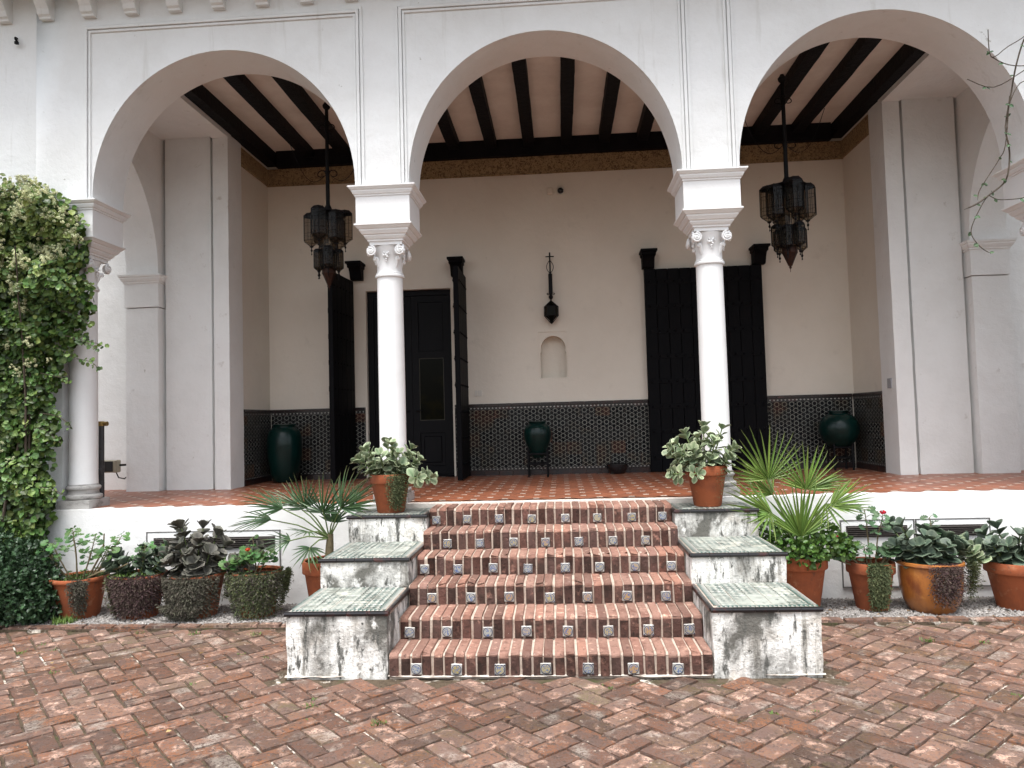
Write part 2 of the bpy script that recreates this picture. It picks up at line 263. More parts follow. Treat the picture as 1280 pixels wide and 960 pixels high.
# ------------------------------------------------------------------ mesh helpers
class MB:
    def __init__(s): s.v = []; s.f = []; s.mi = []; s.att = {}
    def add(s, vs, fs, mi=0):
        o = len(s.v); s.v += [tuple(q) for q in vs]; s.f += [tuple(i + o for i in f) for f in fs]; s.mi += [mi] * len(fs); return o
    def box(s, x0, x1, y0, y1, z0, z1, mi=0):
        v = [(x0, y0, z0), (x1, y0, z0), (x1, y1, z0), (x0, y1, z0), (x0, y0, z1), (x1, y0, z1), (x1, y1, z1), (x0, y1, z1)]
        s.add(v, [(0, 3, 2, 1), (4, 5, 6, 7), (0, 1, 5, 4), (1, 2, 6, 5), (2, 3, 7, 6), (3, 0, 4, 7)], mi); return s
    def bbox(s, x0, x1, y0, y1, z0, z1, b=.01, mi=0):
        """box with its edges chamfered"""
        xs, ys, zs = (x0, x1), (y0, y1), (z0, z1); v = []; idx = {}
        for i in (0, 1):
            for j in (0, 1):
                for k in (0, 1):
                    sx, sy, sz = (b, -b)[i], (b, -b)[j], (b, -b)[k]
                    for a, q in enumerate(((xs[i], ys[j] + sy, zs[k] + sz), (xs[i] + sx, ys[j], zs[k] + sz), (xs[i] + sx, ys[j] + sy, zs[k]))):
                        idx[(i, j, k, a)] = len(v); v.append(q)
        g = idx.get; f = []
        for i in (0, 1): f.append([g((i, 0, 0, 0)), g((i, 1, 0, 0)), g((i, 1, 1, 0)), g((i, 0, 1, 0))][::(-1 if i == 0 else 1)])
        for j in (0, 1): f.append([g((0, j, 0, 1)), g((0, j, 1, 1)), g((1, j, 1, 1)), g((1, j, 0, 1))][::(-1 if j == 0 else 1)])
        for k in (0, 1): f.append([g((0, 0, k, 2)), g((1, 0, k, 2)), g((1, 1, k, 2)), g((0, 1, k, 2))][::(-1 if k == 0 else 1)])
        for i in (0, 1):
            for j in (0, 1): f.append([g((i, j, 0, 0)), g((i, j, 0, 1)), g((i, j, 1, 1)), g((i, j, 1, 0))])
            for k in (0, 1): f.append([g((i, 0, k, 0)), g((i, 0, k, 2)), g((i, 1, k, 2)), g((i, 1, k, 0))])
        for j in (0, 1):
            for k in (0, 1): f.append([g((0, j, k, 1)), g((0, j, k, 2)), g((1, j, k, 2)), g((1, j, k, 1))])
        for i in (0, 1):
            for j in (0, 1):
                for k in (0, 1): f.append([g((i, j, k, 0)), g((i, j, k, 1)), g((i, j, k, 2))])
        s.add(v, f, mi); s.fix = True; return s
    def lathe(s, prof, seg=24, c=(0, 0, 0), mi=0, caps=True):
        v = []; f = []
        for (r, z) in prof:
            for i in range(seg): a = 2 * pi * i / seg; v.append((c[0] + r * cos(a), c[1] + r * sin(a), c[2] + z))
        for k in range(len(prof) - 1):
            for i in range(seg): j = (i + 1) % seg; f.append((k * seg + i, k * seg + j, (k + 1) * seg + j, (k + 1) * seg + i))
        if caps: f.append(tuple(range(seg))[::-1]); f.append(tuple((len(prof) - 1) * seg + i for i in range(seg)))
        s.add(v, f, mi); return s
    def square(s, prof, cx, cy, hx, hy, mi=0):
        """a moulding profile [(out, z)...] carried round a rectangle"""
        v = []; f = []
        for (o, z) in prof: v += [(cx - hx - o, cy - hy - o, z), (cx + hx + o, cy - hy - o, z), (cx + hx + o, cy + hy + o, z), (cx - hx - o, cy + hy + o, z)]
        for k in range(len(prof) - 1):
            for i in range(4): j = (i + 1) % 4; f.append((4 * k + i, 4 * k + j, 4 * k + 4 + j, 4 * k + 4 + i))
        f.append((3, 2, 1, 0)); n = 4 * (len(prof) - 1); f.append((n, n + 1, n + 2, n + 3)); s.add(v, f, mi); return s
    def tube(s, pts, rad, seg=6, mi=0, cap=True):
        pts = [Vector(p) for p in pts]; n = len(pts); rad = rad if isinstance(rad, (list, tuple)) else [rad] * n; v = []; f = []
        t0 = (pts[1] - pts[0]).normalized(); a = t0.orthogonal().normalized()
        for i in range(n):
            t = (pts[min(i + 1, n - 1)] - pts[max(i - 1, 0)]).normalized(); a = (a - t * a.dot(t)); a = a.normalized() if a.length > 1e-6 else t.orthogonal().normalized(); b = t.cross(a)
            for k in range(seg): g = 2 * pi * k / seg; v.append(pts[i] + (a * cos(g) + b * sin(g)) * rad[i])
        for i in range(n - 1):
            for k in range(seg): j = (k + 1) % seg; f.append((i * seg + k, i * seg + j, (i + 1) * seg + j, (i + 1) * seg + k))
        if cap: f.append(tuple(range(seg))[::-1]); f.append(tuple((n - 1) * seg + k for k in range(seg)))
        s.add(v, f, mi); return s
    def prism(s, poly, x0, x1, axis='x', mi=0):
        """polygon [(a,b)...] extruded: axis x -> (y,z) polygon, axis y -> (x,z) polygon, axis z -> (x,y)"""
        P = {'x': lambda a, b, t: (t, a, b), 'y': lambda a, b, t: (a, t, b), 'z': lambda a, b, t: (a, b, t)}[axis]
        n = len(poly); v = [P(a, b, x0) for a, b in poly] + [P(a, b, x1) for a, b in poly]
        f = [tuple(range(n))[::-1], tuple(range(n, 2 * n))] + [(i, (i + 1) % n, n + (i + 1) % n, n + i) for i in range(n)]
        s.add(v, f, mi); s.fix = True; return s
    def mesh(s, name, mats, smooth=None, fix=None):
        me = D.meshes.new(name); me.from_pydata(s.v, [], s.f)
        for m in (mats if isinstance(mats, (list, tuple)) else [mats]): me.materials.append(M[m] if isinstance(m, str) else m)
        if any(s.mi): me.polygons.foreach_set('material_index', s.mi)
        if getattr(s, 'fix', False) or fix:
            import bmesh
            bm = bmesh.new(); bm.from_mesh(me); bmesh.ops.recalc_face_normals(bm, faces=bm.faces); bm.to_mesh(me); bm.free()
        for k, vals in s.att.items():
            a = me.attributes.new(k, 'FLOAT', 'POINT'); a.data.foreach_set('value', vals)
        if smooth:
            me.shade_smooth()
            if smooth < 179: me.set_sharp_from_angle(angle=radians(smooth))
        me.update(); return me
    def obj(s, name, mats, parent=None, smooth=None, fix=None, kind=None):
        return put(name, s.mesh(name, mats, smooth, fix), parent, kind=kind)

def put(name, me, parent=None, mtx=None, kind=None):
    o = D.objects.new(name, me); C.objects.link(o)
    if parent is not None:
        o.parent = parent; o.matrix_parent_inverse = PINV[parent.name] if parent.name in PINV else parent.matrix_basis.inverted()
    if mtx is not None: o.matrix_basis = mtx
    if kind: o['kind'] = kind
    return o
PINV = {}
def thing(name, label, cat, loc=(0, 0, 0), group=None, kind=None):
    """an Empty at the thing's base; children keep world coordinates"""
    o = D.objects.new(name, None); C.objects.link(o); o.location = loc; o.empty_display_size = .1
    PINV[o.name] = Matrix.Translation(Vector(loc)).inverted()
    o['label'] = label; o['category'] = cat
    if group: o['group'] = group
    if kind: o['kind'] = kind
    return o
def tag(o, label, cat, group=None):
    o['label'] = label; o['category'] = cat
    if group: o['group'] = group
    return o
def struct(o, label=None):
    o['kind'] = 'structure'
    if label: o['label'] = label
    return o

def rough_box(mb, x0, x1, y0, y1, z0, z1, step=.09, amp=.006, rad=.02, mi=0):
    """a hand-rendered block: gridded box, rounded edges, slightly uneven faces"""
    lo = Vector((x0, y0, z0)); hi = Vector((x1, y1, z1)); n = [max(2, int(round((hi[i] - lo[i]) / step))) for i in range(3)]
    idx = {}; v = []; f = []
    def vert(i, j, k):
        key = (i, j, k)
        if key not in idx:
            p = Vector((lo[a] + (hi[a] - lo[a]) * key[a] / n[a] for a in range(3)))
            c = Vector((min(max(p[a], lo[a] + rad), hi[a] - rad) for a in range(3))); dlt = p - c
            if dlt.length > 1e-6: p = c + dlt.normalized() * rad
            p += noise.noise_vector(p * 5.3 + Vector((3, 1, 7))) * amp
            idx[key] = len(v); v.append(p)
        return idx[key]
    for a in range(3):
        b, c = (a + 1) % 3, (a + 2) % 3
        for side in (0, n[a]):
            for i in range(n[b]):
                for j in range(n[c]):
                    q = []
                    for (di, dj) in ((0, 0), (1, 0), (1, 1), (0, 1)):
                        key = [0, 0, 0]; key[a] = side; key[b] = i + di; key[c] = j + dj; q.append(vert(*key))
                    f.append(q if side else q[::-1])
    mb.add(v, f, mi); return mb

def to_px(p):
    p_, y, r = CAM['p'], CAM['y'], CAM['r']
    fwd = Vector((sin(y) * cos(p_), cos(y) * cos(p_), sin(p_))); right = Vector((cos(y), -sin(y), 0)); up = right.cross(fwd)
    d = Vector(p) - Vector(CAM['loc']); z = d.dot(fwd)
    if z < .1: return None
    return (640 + CAM['f'] * d.dot(right * cos(r) + up * sin(r)) / z, 480 - CAM['f'] * d.dot(-right * sin(r) + up * cos(r)) / z, z)

# ------------------------------------------------------------------ the ground
struct(MB().box(-60, 60, -80, 80, -.35, -.06).obj('ground', 'soil'))
pave = struct(MB().box(-9, 9, -6, 1.335, -.058, -.0205).obj('brick_pavement', 'bed'), 'courtyard of worn red bricks laid in a herringbone before the steps')
BL, BW, JN = .278, .139, .006
def brick_mesh(L, W, H, seed, nx=4, ny=2):
    """a worn paving brick: uneven top, softened edges, centre at the origin, top near z=0"""
    rr = random.Random(seed); mb = MB(); v = []; f = []
    for j in range(ny + 3):
        for i in range(nx + 3):
            a = min(max((i - 1) / nx, 0), 1); b = min(max((j - 1) / ny, 0), 1); edge = i in (0, nx + 2) or j in (0, ny + 2); rim = (a in (0, 1)) or (b in (0, 1))
            ins = 0 if edge else .007
            x = -L / 2 + L * a; y = -W / 2 + W * b
            if a in (0, 1) and not edge: x += ins * (1 if a == 0 else -1)
            if b in (0, 1) and not edge: y += ins * (1 if b == 0 else -1)
            z = -H if edge else (-.0035 - rr.random() * .0045 if rim else (rr.random() - .5) * .004)
            if not edge or True: x += (rr.random() - .5) * .005; y += (rr.random() - .5) * .005
            v.append((x, y, z))
    n = nx + 3
    for j in range(ny + 2):
        for i in range(n - 1): f.append((j * n + i, j * n + i + 1, (j + 1) * n + i + 1, (j + 1) * n + i))
    mb.add(v, f); return mb
pv = [brick_mesh(BL - JN, BW - JN, .05, 100 + k).mesh('paving_brick', 'brick_pave', 50) for k in range(9)]
bricks = []
ca, sa = cos(radians(43)), sin(radians(43))
for i in range(-70, 71):
    for j in range(-70, 71):
        k = (i - j) % 4
        if k not in (0, 3): continue
        cu, cv = ((i + 1) * BW, (j + .5) * BW) if k == 0 else ((i + .5) * BW, (j + 1) * BW)
        x = cu * ca - cv * sa + .03; y = cu * sa + cv * ca - .42
        if not (-8.2 < x < 8.2 and -5.4 < y < 1.23): continue
        if y > -.06 and abs(x) < SB + .02: continue
        q = to_px((x, y, 0)); inside = q is not None and -25 < q[0] < 1305 and q[1] < 985
        bricks.append((0 if inside else 1, q[2] if q else 99, x, y, radians(43) + (0 if k == 0 else pi / 2)))
bricks.sort()
rest = MB(); rest.att['rnd'] = []
def brick_mtx(x, y, a):
    dip = noise.noise(Vector((x * .9, y * .9, 3))) * .007
    return Matrix.Translation((x + U(-.004, .004), y + U(-.004, .004), dip + U(-.004, .004) - (.006 if R() < .06 else 0))) @ Matrix.Rotation(a + U(-.02, .02), 4, 'Z') @ Matrix.Rotation(U(-.030, .030), 4, 'X') @ Matrix.Rotation(U(-.018, .018), 4, 'Y')
for n_, (vis, z, x, y, a) in enumerate(bricks):
    m = brick_mtx(x, y, a); me = random.choice(pv)
    if n_ < 300: put('brick', me, pave, m)
    else:
        vs_ = [m @ v.co for v in me.vertices]; rest.add(vs_, [tuple(p.vertices) for p in me.polygons]); rest.att['rnd'] += [R()] * len(vs_)
rest.obj('bricks', 'brick_pave', pave, smooth=50, kind='stuff')
# weeds in the joints
weed = MB(); weed.att['rim'] = []
def blade(mb, p, d, L, w, up=.0):
    d = Vector(d); s_ = d.cross(Vector((0, 0, 1))); s_ = (s_.normalized() if s_.length > 1e-4 else Vector((1, 0, 0))) * w; p = Vector(p)
    mb.add([p - s_, p + s_, p + d * L * .6 + s_ * .8 + Vector((0, 0, up)), p + d * L * .6 - s_ * .8 + Vector((0, 0, up)), p + d * L], [(0, 1, 2, 3), (3, 2, 4)]); mb.att['rim'] += [0, 0, .2, .2, .8]
for (x, y, s_) in [(-1.50, -.53, .9), (-1.0, -.78, .9), (-3.6, 1.12, 1), (-3.1, 1.1, .9), (-2.55, 1.05, 1), (-4.3, .6, .8), (-2.1, 1.1, .8), (-4.5, -.3, .7), (2.9, .75, 1), (3.3, .7, .7), (-2.2, .45, .6), (3.9, .4, .7), (1.6, -.6, .4)] + [(U(-5, 5), U(-.9, 1.1), U(.3, .6)) for _ in range(26)]:
    if abs(x) < SB + .05 and y > -.1: continue
    for k in range(int(26 * s_)):
        a = U(0, 2 * pi); blade(weed, (x + U(-.05, .05) * s_, y + U(-.04, .04) * s_, -.006), (cos(a) * .7, sin(a) * .7, U(.3, 1)), U(.015, .05) * s_, .0035)
o = weed.obj('joint_weeds', 'grassy', kind='stuff'); o['label'] = 'small green weeds growing in the joints of the brick courtyard'; o['category'] = 'weeds'
# edging bricks between paving and gravel
kerb = struct(MB().box(-7, -SB - .01, 1.238, 1.342, -.06, .004).box(SB + .01, 7, 1.238, 1.342, -.06, .004).obj('brick_kerb', 'bed'), 'low row of edging bricks between paving and gravel')
for sgn in (-1, 1):
    x = SB + .03
    while x < 6.4:
        L = U(.2, .3); me = random.choice(pv); sc = L / BL
        put('brick', me, kerb, Matrix.Translation((sgn * (x + L / 2), 1.288 + U(-.006, .006), .030 + U(-.006, .006))) @ Matrix.Rotation(U(-.03, .03), 4, 'Z') @ Matrix.Rotation(U(-.05, .05), 4, 'Y') @ Matrix.Diagonal((sc * .96, .72, 1, 1)))
        x += L
# gravel
gb = struct(MB().box(-7, -SB - .005, 1.335, YT + .02, -.058, -.006).box(SB + .005, 7, 1.335, YT + .02, -.058, -.006).obj('gravel_bed', 'gravelbed'), 'strip of grey gravel along the foot of the terrace wall')
gv = MB(); gv.att['rnd'] = []
for k in range(15000):
    sg = -1 if R() < .55 else 1; x = sg * U(SB + .01, 5.6); y = 1.345 + (YT - 1.36) * R(); r = U(.005, .014) * (1.25 if y < 1.6 else 1)
    ax = Matrix.Rotation(U(0, pi), 3, 'Z') @ Matrix.Diagonal((U(.8, 1.5), U(.7, 1.1), U(.6, .9)))
    v = [Vector((x, y, U(-.002, .008))) + ax @ (Vector(q) * r + Vector((U(-.3, .3), U(-.3, .3), 0)) * r) for q in ((1, 0, 0), (0, 1, 0), (-1, 0, 0), (0, -1, 0), (0, 0, 1))]
    gv.add(v, [(0, 1, 4), (1, 2, 4), (2, 3, 4), (3, 0, 4)]); gv.att['rnd'] += [R()] * 5
g = gv.obj('gravel', 'gravel', kind='stuff'); g['label'] = 'loose grey gravel between the plant pots and the kerb'; g['category'] = 'gravel'

lit = MB(); lit.att['rnd'] = []
for k in range(46):
    x, y = (U(-4.6, 4.6), U(-1.2, 1.15)) if k < 22 else (random.choice((-1, 1)) * U(1.95, 4.6), U(1.34, 1.75))
    if abs(x) < SB + .05 and y > -.1: continue
    a = U(0, 6.3); L = U(.02, .045); d = Vector((cos(a), sin(a), 0)) * L; s_ = Vector((-sin(a), cos(a), 0)) * L * .38; p = Vector((x, y, .014 if y < 1.2 else .012))
    lit.add([p, p + d * .5 + s_ + Vector((0, 0, U(.002, .010))), p + d, p + d * .5 - s_ + Vector((0, 0, U(.002, .010)))], [(0, 1, 2), (0, 2, 3)]); lit.att['rnd'] += [R()] * 4
o = lit.obj('fallen_leaves', 'dryleaf', kind='stuff'); o['label'] = 'scattered dry leaves on the courtyard and gravel'; o['category'] = 'fallen leaves'

# ------------------------------------------------------------------ terrace: floor, plinth wall with two ventilated hatches
floor = struct(MB().box(-9, 9, YT + .05, 5.9, .5, .974).obj('terrace_floor', 'grout'), 'terrace floor of red octagonal tiles with small white insets')
T = .16; cut = .032
def oct_mesh(d):
    h = T - .003; c = cut + .001; pts = [(h - c, -c), (h - c, c), (c, h - c), (-c, h - c), (-(h - c), c), (-(h - c), -c), (-c, -(h - c)), (c, -(h - c))]
    return MB().add, pts
def oct_into(mb, x, y, z, top=.982):
    h = T - .003; c = cut; pts = [(h - c, -c), (h - c, c), (c, h - c), (-c, h - c), (-(h - c), c), (-(h - c), -c), (-c, -(h - c)), (c, -(h - c))]
    v = [(x + a * .985, y + b * .985, top + z) for a, b in pts] + [(x + a, y + b, top - .008 + z) for a, b in pts]
    mb.add(v, [tuple(range(8))] + [(i, i + 8, (i + 1) % 8 + 8, (i + 1) % 8) for i in range(8)])
tm = MB(); oct_into(tm, 0, 0, 0, 0); tm = tm.mesh('floor_tile', 'red_tile')
ts = []; ins = MB(); ins.att['rnd'] = []
y0 = 2.30
for a in range(-40, 41):
    for b in range(-2, 22):
        for off in (0, 1):
            x = a * 2 * T + off * T + .02; y = y0 + b * 2 * T * .5 * 2 + off * T
            if YT + .06 < y < 5.5 and abs(x) < 6.6: ts.append((y, x))
            x2 = x + T; y2 = y
            if YT + .085 < y2 < 5.42 and abs(x2) < 6.6:
                c = cut - .0015; ins.add([(x2 - c, y2 - c, .9825), (x2 + c, y2 - c, .9825), (x2 + c, y2 + c, .9825), (x2 - c, y2 + c, .9825)], [(0, 1, 2, 3)]); ins.att['rnd'] += [R()] * 4
ts.sort(key=lambda q: (abs(q[1]) > 5.2, q[0])); more = MB(); more.att['rnd'] = []
for n_, (y, x) in enumerate(ts):
    if y < YT + .06 + T: # tiles cut at the terrace edge
        h = T - .003; c = cut; pts = [(h - c, -c), (h - c, c), (c, h - c), (-c, h - c), (-(h - c), c), (-(h - c), -c), (-c, -(h - c)), (c, -(h - c))]
        me_ = MB(); v = [(a_, max(b_, YT + .055 - y), 0) for a_, b_ in pts]; me_.add(v, [tuple(range(8))]); k = put('tile', me_.mesh('cut_tile', 'red_tile'), floor, Matrix.Translation((x, y, .982)))
    elif n_ < 300: put('tile', tm, floor, Matrix.Translation((x, y, .982 + U(-.001, .0008))) @ Matrix.Rotation(U(-.004, .004), 4, 'X') @ Matrix.Rotation(U(-.003, .003), 4, 'Y'))
    else: oct_into(more, x, y, U(-.001, .0006)); more.att['rnd'] += [R()] * 16
more.obj('tiles', 'red_tile', floor, kind='stuff'); ins.obj('inset_tiles', 'white_inset', floor, kind='stuff')
tw = thing('terrace_wall', 'low whitewashed wall under the terrace with vented hatches', 'wall', (0, YT, 0))
tb = MB(); rough_box(tb, -9, -SB + .3, YT, YT + .2, -.05, .9795, .12, .002, .008); rough_box(tb, SB - .3, 9, YT, YT + .2, -.05, .9795, .12, .002, .008)
tb.obj('wall_body', 'terr_wall', tw, smooth=60)
rough_box(MB(), -SW - .3, SW + .3, YT - .045, YT + .075, .9, .9815, .07, .003, .01).obj('concrete_lip', 'concrete', tw, smooth=60)
def hatch(x0, x1, zb, zt, gr):
    """a flush hatch: thin proud frame, a slotted vent (each louvre a slat)"""
    d = YT - .004; t = .007
    h = MB().box(x0, x1, d - .010, d + .02, zt - t, zt).box(x0, x0 + t, d - .010, d + .02, zb, zt - t).box(x1 - t, x1, d - .010, d + .02, zb, zt - t).box(x0, x1, d - .010, d + .02, zb - t, zb).obj('hatch_frame', 'panel_line', tw)
    rough_box(MB(), x0 + t + .003, x1 - t - .003, d - .008, d + .03, zb + .003, zt - t - .003, .1, .002, .006).obj('hatch_panel', 'terr_wall', tw, smooth=60)
    for (a, b, zb2, zt2) in gr:
        q = MB().box(a, b, d - .0125, d - .002, zb2, zt2).obj('vent', 'blackwood', tw); n = 5
        fr = MB().box(a - .012, b + .012, d - .018, d - .006, zt2, zt2 + .008).box(a - .012, b + .012, d - .018, d - .006, zb2 - .008, zb2).box(a - .012, a, d - .018, d - .006, zb2, zt2).box(b, b + .012, d - .018, d - .006, zb2, zt2).obj('vent_rim', 'vent', q)
        for i in range(n):
            z = zb2 + (zt2 - zb2) * (i + .5) / n; put('slat', SL(b - a), q, Matrix.Translation(((a + b) / 2, d - .022, z)))
_sl = {}
def SL(L):
    k = round(L, 3)
    if k not in _sl: _sl[k] = MB().prism([(-.009, -.003), (.012, .005), (.012, .008), (-.009, .001)], -L / 2, L / 2).mesh('vent_slat', 'vent')
    return _sl[k]
hatch(-4.11, -2.715, .26, .742, [(-4.015, -2.78, .575, .672)])
hatch(2.765, 3.452, .105, .738, [(2.83, 3.37, .585, .675)]); hatch(3.462, 4.145, .105, .738, [(3.53, 4.085, .585, .672)])

# ------------------------------------------------------------------ the steps
SY = [0, .34, .70, 1.04, 1.36, 1.69, 2.05]; SZ = [0] + [.1615 * i for i in range(1, 7)]
st = thing('staircase', 'six worn brick steps up to the terrace, painted tiles in their risers', 'steps', (0, 0, 0))
def step_prof(y0, y1, z0, z1, r, k=0):
    p = [(y0 - k, z0), (y0 - k, z1 - r)]
    for i in range(1, 4): a = pi / 2 * i / 4; p.append((y0 - k + r - r * cos(a), z1 - r + r * sin(a)))
    return p + [(y0 - k + r, z1), (y1, z1), (y1, z0)]
core = MB()
for i in range(6): core.prism(step_prof(SY[i] + .011, SY[i + 1] + .05, SZ[i] - (.03 if i == 0 else 0.02), SZ[i + 1] - .011, .022), -SW + .004, SW - .004)
core.mi = [1 if k % 10 == 3 else 0 for k in range(len(core.f))]; core.obj('mortar_core', ['mortar', 'mortar_shaded_dirty'], st)
PI_ = .0778; nb = 29
tilepx = [(-.94, .303, 7), (-1.055, .298, 8), (-.925, .307, 7), (-1.06, .297, 8), (-.90, .292, 7), (-1.07, .303, 8)]
for i in range(6):
    vars_ = []
    for k in range(6):
        chip = 1 if k < 4 else 3.2
        mb = MB(); prof = step_prof(0, SY[i + 1] - SY[i] + .015, 0, SZ[i + 1] - SZ[i], (.020 + .005 * (k % 4)), 0); n = len(prof)
        xs = (-PI_ / 2 + .0075, -PI_ / 2 + .012, PI_ / 2 - .012, PI_ / 2 - .0075); v = []
        for q, x in enumerate(xs):
            e = .004 if q in (0, 3) else 0
            for a, (yy, zz) in enumerate(prof):
                jy, jz = U(-.005, .005) * (chip if 2 < a < 6 or chip == 1 else 1), U(-.004, .004) * chip
                v.append((x + U(-.0015, .0015), yy + (e if a < 5 else 0) + (jy if a < 6 else 0), zz - (e if 1 < a < 7 else 0) + (jz if 1 < a < 6 else 0)))
        f = [tuple(range(n))[::-1], tuple(range(3 * n, 4 * n))]
        for q in range(3):
            for a in range(n - 1): f.append((q * n + a, q * n + a + 1, (q + 1) * n + a + 1, (q + 1) * n + a))
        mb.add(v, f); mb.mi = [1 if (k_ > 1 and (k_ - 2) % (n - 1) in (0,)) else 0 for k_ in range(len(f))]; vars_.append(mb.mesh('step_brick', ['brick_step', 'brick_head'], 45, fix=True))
    off = (i % 2) * .03
    for k in range(nb):
        x = -SW + PI_ / 2 + .003 + k * PI_ + off * (0 if k in (0, nb - 1) else .3)
        put('brick', random.choice(vars_), st, Matrix.Translation((x + U(-.0035, .0035), SY[i] + U(-.007, .004), SZ[i] + U(-.004, .003))) @ Matrix.Rotation(U(-.010, .010), 4, 'Z') @ Matrix.Rotation(U(-.02, .02), 4, 'Y'))
tq = [MB().bbox(-.038, .038, -.008, .03, -.038, .038, .003).mesh('riser_tile', 'tile_white')]
for (rad, d, mt) in ((.0355, -.0105, 'tile_blue'), (.0305, -.0125, 'tile_white'), (.0275, -.0145, 'tile_disc')):
    mb = MB(); mb.add([(rad * cos(2 * pi * a / 16), d, rad * sin(2 * pi * a / 16)) for a in range(16)] + [(rad * cos(2 * pi * a / 16), .01, rad * sin(2 * pi * a / 16)) for a in range(16)], [tuple(range(16))] + [(a, a + 16, (a + 1) % 16 + 16, (a + 1) % 16) for a in range(16)]); tq.append(mb.mesh('tile_disc', mt, fix=True))
cm = MB()
for sx in (-1, 1):
    for sz in (-1, 1): cm.add([(sx * .036, -.0095, sz * .036), (sx * .022, -.0095, sz * .036), (sx * .036, -.0095, sz * .022)], [(0, 1, 2)])
cm = cm.mesh('tile_corner_print', 'tile_blue')
for i, (x0, p, n) in enumerate(tilepx):
    for k in range(n):
        x = x0 + p * k + U(-.012, .012); m = Matrix.Translation((x, SY[i] - .003, SZ[i] + .052 + U(-.004, .006))) @ Matrix.Rotation(U(-.05, .05), 4, 'Y')
        t = put('painted_tile', tq[0], st, m)
        for q in tq[1:]:
            put('disc', q, t, m)
        if R() < .35: put('corner_print', cm, t, m, kind='stuff')
wsh = MB(); top_, bot_ = [], []
for k in range(81):
    x = -SB - .01 + (2 * SB + .02) * k / 80; e = .02 + .035 * abs(noise.noise(Vector((x * 2.3, 1, 0)))) + .02 * abs(noise.noise(Vector((x * 9, 4, 0)))) ; e = max(-.011, .055 * (noise.noise(Vector((x * 1.9, 2, 0))) + .35) + .03 * noise.noise(Vector((x * 8, 4, 0))) + .012 * noise.noise(Vector((x * 25, 4, 0)))) - .008
    bot_.append((x, -e, .0035)); top_.append((x, .01, .010))
wsh.add(bot_ + top_, [(k, k + 1, 82 + k, 81 + k) for k in range(80)]); wsh.obj('lime_spill', 'limewash', st)

# ------------------------------------------------------------------ stepped side blocks with tiled tops
def side_block(sgn, label):
    t = thing('stepped_side_block', label, 'side wall', (sgn * (SW + SB) / 2, 0, 0), 'stepped blocks flanking the stairs')
    lev = [(0, .755, 0, .431), (.755, 1.553, .431, .664), (1.553, YT + .012, .664, .908)]
    for i, (ya, yb, za, zb) in enumerate(lev):
        xa, xb = (SW, SB) if sgn > 0 else (-SB, -SW)
        b = rough_box(MB(), xa, xb, ya, YT + .012 - .003 * i, za - (.03 if i == 0 else 0), zb, .055, .010, .014).obj('plaster_block', 'stained', t, smooth=70)
        zt = zb + .0265; yb2 = yb - .004; nx = 5; ny = 5 if i < 2 else 3; bw = .05
        x0, x1, y0_, y1_ = xa + (bw + .012 if sgn < 0 else bw + .03), xb - (bw + .03 if sgn < 0 else bw + .012), ya + bw + .012, yb2
        for a in range(nx):
            for c in range(ny):
                dx, dy = (x1 - x0) / nx, (y1_ - y0_) / ny
                put('tile', TT(dx - .004, dy - .004), b, Matrix.Translation((x0 + dx * (a + .5), y0_ + dy * (c + .5), zt + U(-.002, .0015))) @ Matrix.Rotation(U(-.008, .008), 4, 'X') @ Matrix.Rotation(U(-.006, .006), 4, 'Y'))
        # border of small light and dark triangles round the field, dark edge tiles at the front and the inner side
        bo = MB(); p = .030
        def strip(xs, ys, xe, ye):
            L = sqrt((xe - xs) ** 2 + (ye - ys) ** 2); n = int(L / p); ux, uy = (xe - xs) / L, (ye - ys) / L; nx_, ny_ = -uy, ux; h = bw * .5
            for k in range(n):
                for tri in (0, 1):
                    A = [(k * p, -h), ((k + 1) * p - .002, -h), ((k + .5) * p, h)] if tri == 0 else [((k + .5) * p, h), ((k + 1) * p, -h), ((k + 1.5) * p - .002, h)]
                    bo.add([(xs + ux * a + nx_ * c, ys + uy * a + ny_ * c, zt - .001) for a, c in A], [(0, 1, 2)], tri)
        strip(x0 - bw / 2 - .002, y0_, x0 - bw / 2 - .002, y1_); strip(x1 + bw / 2 + .002, y0_, x1 + bw / 2 + .002, y1_); strip(x0 - bw, y0_ - bw / 2 - .002, x1 + bw, y0_ - bw / 2 - .002)
        bo.box(xa + .012, xb - .012, ya + .012, yb2, zb - .02, zt - .006, 2)
        bo.fix = False; bo.obj('border', ['tile_white', 'tile_green', 'mortar'], b, kind='stuff')
        W = xb - xa + .02; n = 5
        for k in range(n):
            L = W / n; put('edge_tile', ET(L - .004), b, Matrix.Translation((xa - .01 + L * (k + .5), ya - .004, zb + .006)))
        xi = xa if sgn > 0 else xb; Ls = (yb2 - ya - .014) / 5
        for k in range(5): put('edge_tile', ET(Ls - .004), b, Matrix.Translation((xi + (-.003 if sgn > 0 else .003), ya + .014 + Ls * (k + .5), zb + .006)) @ Matrix.Rotation(-sgn * pi / 2, 4, 'Z'))
_tt, _et = {}, {}
def TT(dx, dy):
    k = (round(dx, 3), round(dy, 3))
    if k not in _tt: _tt[k] = MB().bbox(-dx / 2, dx / 2, -dy / 2, dy / 2, -.018, 0, .0025).mesh('top_tile', 'zellige')
    return _tt[k]
def ET(L):
    k = round(L, 3)
    if k not in _et:
        pr = [(-.009, -.010), (-.011, .006), (-.007, .017), (.004, .020), (.018, .020), (.018, -.010)]
        _et[k] = MB().prism(pr, -L / 2, L / 2).mesh('edge_tile', 'trim_tile')
    return _et[k]
side_block(-1, 'stained white stepped block left of the brick steps, palm beside it')
side_block(1, 'stained white stepped block right of the brick steps, fan palm behind it')

